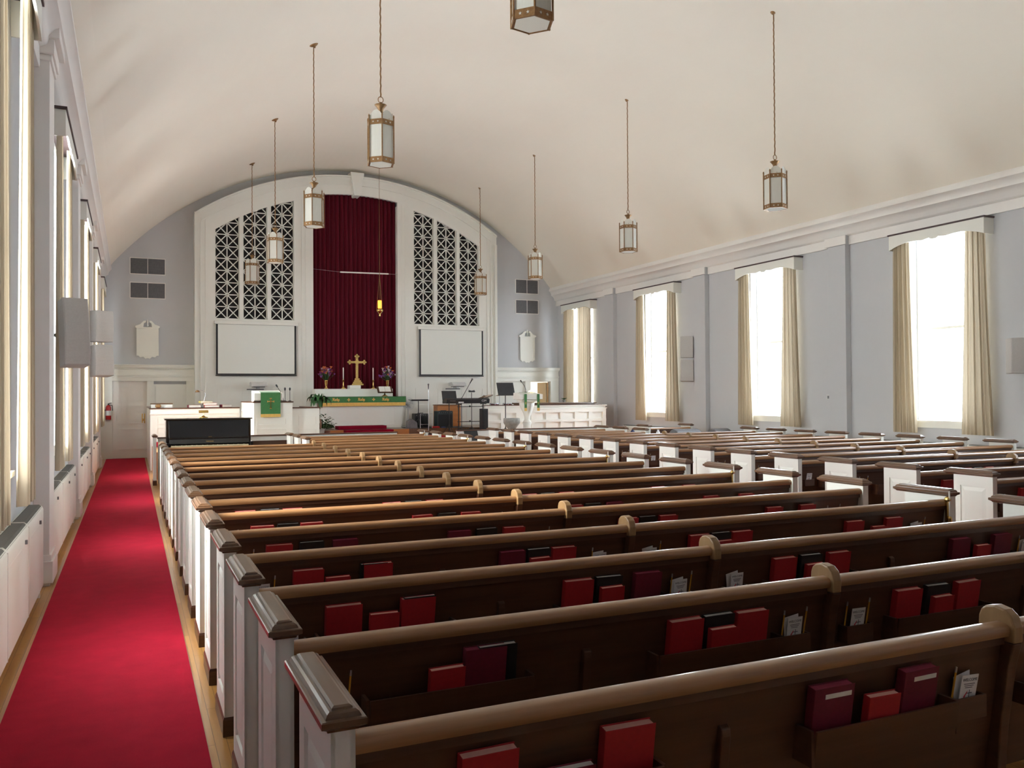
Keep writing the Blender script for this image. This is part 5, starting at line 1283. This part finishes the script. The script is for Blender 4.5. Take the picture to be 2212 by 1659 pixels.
amp(8.55, 9.05, 24.65, 25.0, ZH, 1.30, 'dark teal keyboard amplifier in front of the brown cabinet', 'amp')
t = thing('floor_monitor', (7.70, 24.75, ZH), 'small black wedge speaker on the floor beside the fan', 'speaker')
MB().prism([(7.60, ZH + 0.002), (7.92, ZH + 0.002), (7.90, ZH + 0.18), (7.74, ZH + 0.30), (7.62, ZH + 0.22)], 1, 24.65, 24.9).build('cabinet', M['cush'], t, bev=0.01)
t = thing('guitar_stand', (8.1, 24.95, ZH), 'grey tube frame stand in front of the black amplifier', 'stand')
b = MB(); b.tube([(8.0, 24.655, ZH + 0.01), (8.0, 24.655, 1.22), (8.38, 24.655, 1.22), (8.38, 24.655, ZH + 0.01)], 0.012, 8); b.build('frame', M['metal'], t)
b = MB(); b.tube([(8.0, 24.655, 0.9), (8.38, 24.655, 0.9)], 0.008, 6); b.build('crossbar', M['metal'], t)
t = thing('wooden_cabinet', (9.12, 26.0, ZH), 'orange brown wooden cabinet behind the keyboard', 'cabinet')
MB().box(8.93, 9.72, 25.75, 26.15, ZH + 0.002, 1.46).build('body', M['orange'], t, bev=0.006)
MB().box(8.91, 9.74, 25.73, 26.17, 1.461, 1.485).build('top', M['cap'], t, bev=0.005)
music_stand(8.78, 24.25, ZL, 1.74, 0.46, 0.36, math.radians(72), 'black music stand left of the keyboard')
# keyboard on stand
t = thing('digital_keyboard', (8.75, 22.9, 1.50), 'long black digital keyboard seen from behind', 'keyboard')
MB().prism([(22.75, 1.545), (22.72, 1.66), (22.80, 1.70), (23.10, 1.62), (23.10, 1.545)], 0, 8.16, 9.48).build('case', M['black'], t, bev=0.008)
put_text('YAMAHA', 0.042, M['card'], t, (8.34 - 8.75, 22.731 - 22.9, 1.617 - 1.50), rot=(PI / 2 + 0.2, 0, 0))
put_text('C2M', 0.075, M['card'], t, (9.30 - 8.75, 22.731 - 22.9, 1.598 - 1.50), rot=(PI / 2 + 0.2, 0, 0))
MB().box(8.52, 8.68, 22.735, 22.745, 1.56, 1.595).build('connector_label', M['fan'], t)
t = thing('keyboard_stand', (8.8, 22.95, ZL), 'black two tier keyboard stand', 'stand')
b = MB()
for x in (8.60, 9.36):
    pole(b, x, 22.95, ZL + 0.03, 1.53, 0.016); b.tube([(x, 22.7, 1.53), (x, 23.15, 1.53)], 0.012, 6); b.tube([(x, 22.65, ZL + 0.02), (x, 23.3, ZL + 0.02)], 0.014, 6); 
b.build('upright', M['black'], t)
for z_ in (1.02, 1.45, 0.80): b = MB().tube([(8.56, 22.95, z_), (9.40, 22.95, z_)], 0.011, 6); b.sph((8.95, 22.95, z_ + 0.01), 0.028, 8, 6); b.build('crossbar', M['black'], t)
mic_stand(8.90, 23.5, ZL, 1.68, 'boom microphone stand leaning over the keyboard', boom=(9.13, 23.4, 2.13))
t = thing('tablet_stand', (9.22, 23.3, ZL), 'black pole stand with a small clamp tray behind the keyboard', 'stand')
b = MB(); tripod(b, 9.26, 23.6, ZL + 0.002, 0.26, 0.25); b.build('tripod', M['black'], t)
b = MB(); pole(b, 9.26, 23.6, ZL + 0.1, 1.86, 0.010); b.build('pole', M['black'], t)
b = MB().prism([(9.17, 1.90), (9.19, 1.87), (9.34, 1.87), (9.36, 1.90), (9.33, 1.91), (9.35, 1.93), (9.30, 1.915), (9.23, 1.915), (9.17, 1.93), (9.20, 1.91)], 1, 23.55, 23.65); b.build('clamp', M['black'], t)
# drum kit behind the right choir rail
def cymbal(x, y, z, r, z0, tilt, label):
    t = thing('cymbal', (x, y, z0), label, 'cymbal', 'cymbals of the drum kit')
    b = MB(); pole(b, x, y, z0 + 0.02, z + 0.01, 0.009); tripod(b, x, y, z0 + 0.002, 0.24, 0.3); b.build('stand', M['metal'], t)
    MB().lathe((0, 0, 0), [(r, -0.02), (r * 0.5, -0.004), (r * 0.22, 0.006), (r * 0.18, 0.03), (0.0, 0.038), (r * 0.15, 0.026), (r * 0.2, 0.0), (r, -0.023)], 28).xf(Matrix.Translation((x, y, z)) @ Matrix.Rotation(tilt, 4, 'X') @ Matrix.Rotation(tilt * 0.8, 4, 'Y')).build('disc', M['cym'], t, smooth=True)
    MB().lathe((x, y, z + 0.02), [(0.012, 0), (0.012, 0.03), (0.004, 0.035)], 8).build('wing_nut', M['black'], t)
cymbal(9.55, 23.35, 1.73, 0.28, ZL, math.radians(-14), 'large bronze cymbal tilted beside the keyboard end')
cymbal(10.08, 23.4, 1.79, 0.13, ZL, math.radians(-5), 'small bronze cymbal standing above the drums')
def drum(x, y, z0, r, h, label, legs=True):
    t = thing('drum', (x, y, z0), label, 'drum', 'wine red drums behind the right choir rail')
    MB().lathe((x, y, z0), [(r, 0), (r, h), (r - 0.004, h)], 24).build('shell', M['drum'], t, smooth=False)
    b = MB(); b.lathe((x, y, z0 - 0.0), [(r + 0.008, 0), (r + 0.008, 0.025), (r, 0.025)], 24); b.lathe((x, y, z0 + h - 0.022), [(r, 0), (r + 0.008, 0), (r + 0.008, 0.026), (r - 0.004, 0.026)], 24)
    for k in range(6):
        a = k * PI / 3 + 0.3; b.tube([(x + (r + 0.012) * math.cos(a), y + (r + 0.012) * math.sin(a), z0 + 0.02), (x + (r + 0.012) * math.cos(a), y + (r + 0.012) * math.sin(a), z0 + h - 0.01)], 0.007, 6)
    b.build('rim_hardware', M['metal'], t)
    MB().lathe((x, y, z0 + h - 0.006), [(r - 0.006, 0), (r - 0.006, 0.004)], 24).build('drum_head', M['card'], t)
    b = MB(); 
    for k in range(3):
        a = k * 2 * PI / 3; b.tube([(x + (r * 0.9) * math.cos(a), y + (r * 0.9) * math.sin(a), ZL + 0.01), (x + (r * 0.9) * math.cos(a), y + (r * 0.9) * math.sin(a), z0 + 0.03)], 0.008, 6)
    b.build('legs', M['metal'], t)
drum(9.78, 23.1, 1.34, 0.13, 0.20, 'small wine red tom drum, left of the pair behind the choir rail'); drum(10.18, 23.05, 1.34, 0.13, 0.20, 'small wine red tom drum, right of the pair behind the choir rail')
t = thing('stage_monitor', (9.30, 23.6, ZL), 'tall narrow black speaker at the left end of the choir rail', 'speaker')
MB().box(8.98, 9.15, 22.05, 22.30, ZL + 0.002, 1.40).build('cabinet', M['black'], t, bev=0.012); MB().box(9.0, 9.13, 22.042, 22.05, ZL + 0.03, 1.36).build('grille', M['grill'], t)
t.location = (9.03, 22.18, ZL)
for ch in t.children: ch.location = (9.30 - 9.03, 23.6 - 22.18, 0)
# large music stand, lectern and font in front of the right choir rail
music_stand(9.35, 21.3, ZL, 1.94, 0.50, 0.38, math.radians(68), 'large black music stand left of the white lectern')
t = thing('lectern', (9.62, 20.45, ZL), 'white carved lectern with two narrow green stoles', 'lectern')
lx, ly = 9.60, 20.45
b = MB().prism([(20.18, 1.66), (20.18, 1.80), (20.62, 1.84), (20.62, 1.66)], 0, 9.28, 9.94); b.build('desk', M['white'], t, bev=0.01)
MB().box(9.36, 9.86, 20.25, 20.58, 1.60, 1.659).build('desk_moulding', M['white'], t, bev=0.01)
b = MB(); rs = []
for v, hw, hy, ox in ((1.60, 0.20, 0.14, 0.0), (1.50, 0.19, 0.13, 0.0), (1.40, 0.15, 0.11, 0.01), (1.30, 0.11, 0.09, 0.015), (1.20, 0.075, 0.07, 0.01), (1.12, 0.07, 0.07, 0.0), (1.08, 0.10, 0.09, 0.0), (1.04, 0.12, 0.10, 0.0)):
    rs.append([(lx + ox + hw * math.cos(2 * PI * k / 20) * (1 + 0.16 * math.cos(4 * 2 * PI * k / 20)), ly + hy * math.sin(2 * PI * k / 20), v) for k in range(20)])
b.rings(rs); b.build('carved_bracket', M['white'], t, smooth=True)
b = MB().lathe((lx, ly, ZL + 0.002), [(0.24, 0), (0.24, 0.05), (0.17, 0.08), (0.12, 0.14), (0.10, 0.36), (0.12, 0.44)], 20); b.build('foot', M['white'], t, smooth=True)
for x, nm in ((9.43, 'left'), (9.80, 'right')):
    t = thing('stole', (x, 20.15, 1.33), 'narrow green stole with gold fringe, %s one on the white lectern' % nm, 'cloth', 'green stoles on the lectern')
    MB().box(x - 0.035, x + 0.035, 20.158, 20.166, 1.44, 1.806).box(x - 0.035, x + 0.035, 20.166, 20.5, 1.842, 1.848).build('band', M['green'], t)
    MB().box(x - 0.036, x + 0.036, 20.156, 20.166, 1.36, 1.439).build('fringe', M['gold'], t)
    MB().box(x - 0.004, x + 0.004, 20.152, 20.158, 1.53, 1.60).box(x - 0.020, x + 0.020, 20.152, 20.158, 1.568, 1.576).build('cross_embroidery', M['gold'], t)
mic(9.56, 20.42, 1.845, [(9.56, 20.42, 1.92), (9.52, 20.42, 2.02), (9.44, 20.42, 2.12)], 'gooseneck microphone rising from the white lectern')
t = thing('desk_lamp', (9.70, 20.45, 1.845), 'small lit brass desk light on the white lectern', 'lamp')
MB().lathe((9.72, 20.45, 1.845), [(0.03, 0), (0.03, 0.01), (0.01, 0.015)], 12).build('base', M['brass'], t)
MB().prism([(20.45 + 0.035 * math.cos(PI * k / 8), 1.862 + 0.035 * math.sin(PI * k / 8)) for k in range(9)], 0, 9.66, 9.80).build('shade', M['bulb'], t)
t = thing('baptismal_font', (9.02, 20.15, ZL), 'grey veined stone baptismal font bowl on a white stem', 'font')
MB().lathe((9.02, 20.15, 0), [(0.10, 0.90), (0.12, 0.93), (0.19, 1.02), (0.215, 1.06), (0.215, 1.16), (0.205, 1.18), (0.18, 1.18), (0.16, 1.12), (0.0, 1.10)], 28).build('bowl', M['stone'], t, smooth=True)
MB().lathe((9.02, 20.15, 0), [(0.17, ZL + 0.002), (0.17, 0.65), (0.09, 0.70), (0.075, 0.85), (0.10, 0.899)], 24).build('stem', M['white'], t, smooth=True)
# floor pedals by the band
tag(MB().box(8.38, 8.62, 24.64, 24.74, ZH + 0.002, ZH + 0.06).build('effects_pedal', M['ext'], bev=0.01), 'small red effects pedal on the floor by the amplifiers', 'pedal')
tag(MB().box(8.66, 8.80, 24.62, 24.72, ZH + 0.002, ZH + 0.04).build('effects_pedal', M['blue'], bev=0.01), 'small blue effects pedal on the floor by the amplifiers', 'pedal')
t = thing('music_stand', (7.55, 18.75, 0), 'black stand desk tilted in front of the right knee wall', 'music stand')
b = MB(); tripod(b, 7.36, 18.78, 0.016, 0.15, 0.25); pole(b, 7.36, 18.78, 0.1, 0.78, 0.012); b.build('stand', M['black'], t)
tilted(7.18, 7.52, -0.13, 0.13, 0, 0.012, 18.76, 0.82, math.radians(60)).build('desk', M['black'], t)
# ---------------------------------------------------------------- things beyond the right pews
def bolster(x0, x1, y0, y1, z1, label):
    t = thing('padded_bolster', ((x0 + x1) / 2, (y0 + y1) / 2, 0), label, 'bolster', 'grey padded bolsters by the right wall')
    pr = []; yc, r = (y0 + y1) / 2, (y1 - y0) / 2
    for k in range(13): a = PI * k / 12; pr.append((yc + r * math.cos(a), z1 - r * 0.9 + r * 0.9 * math.sin(a)))
    pr += [(y0, 0.45), (y1, 0.45)]
    MB().prism(pr, 0, x0, x1).build('cover', M['cush'], t, bev=0.03)
    MB().box(x0 + 0.08, x1 - 0.08, y0 + 0.06, y1 - 0.06, 0.002, 0.449).build('stand', M['black'], t)
bolster(12.02, 12.74, 17.05, 17.45, 0.93, 'left grey padded bolster beside the small white pew end'); bolster(13.12, 13.62, 17.0, 17.4, 0.92, 'right grey padded bolster close to the right wall')
t = thing('folding_table', (11.35, 17.35, 0), 'low table with bottles in front of the grey bolsters', 'table')
MB().box(10.75, 11.95, 17.1, 17.6, 0.72, 0.745).build('table_top', M['fan'], t, bev=0.004)
for x in (10.8, 11.9):
    for y in (17.14, 17.56): MB().box(x - 0.015, x + 0.015, y - 0.015, y + 0.015, 0.0, 0.72).build('leg', M['black'], t)
def bottle(x, y, h, r, mm, label, cap_='card'):
    t = thing('bottle', (x, y, 0.747), label, 'bottle', 'bottles on the folding table')
    MB().lathe((x, y, 0.747), [(r, 0), (r, h * 0.7), (r * 0.45, h * 0.85), (r * 0.45, h * 0.92)], 14).build('body', M[mm], t, smooth=True)
    MB().lathe((x, y, 0.747 + h * 0.92), [(r * 0.6, 0), (r * 0.6, h * 0.12)], 12).build('cap', M[cap_], t)
bottle(10.90, 17.3, 0.22, 0.05, 'blue', 'navy blue bottle with white cap on the folding table'); bottle(11.62, 17.3, 0.17, 0.045, 'card', 'white bottle on the folding table, left of the bolster')
tag(MB().box(11.1, 11.45, 17.2, 17.42, 0.747, 0.80).build('supply_tray', M['green'], bev=0.02), 'small green tray lying on the folding table', 'tray')
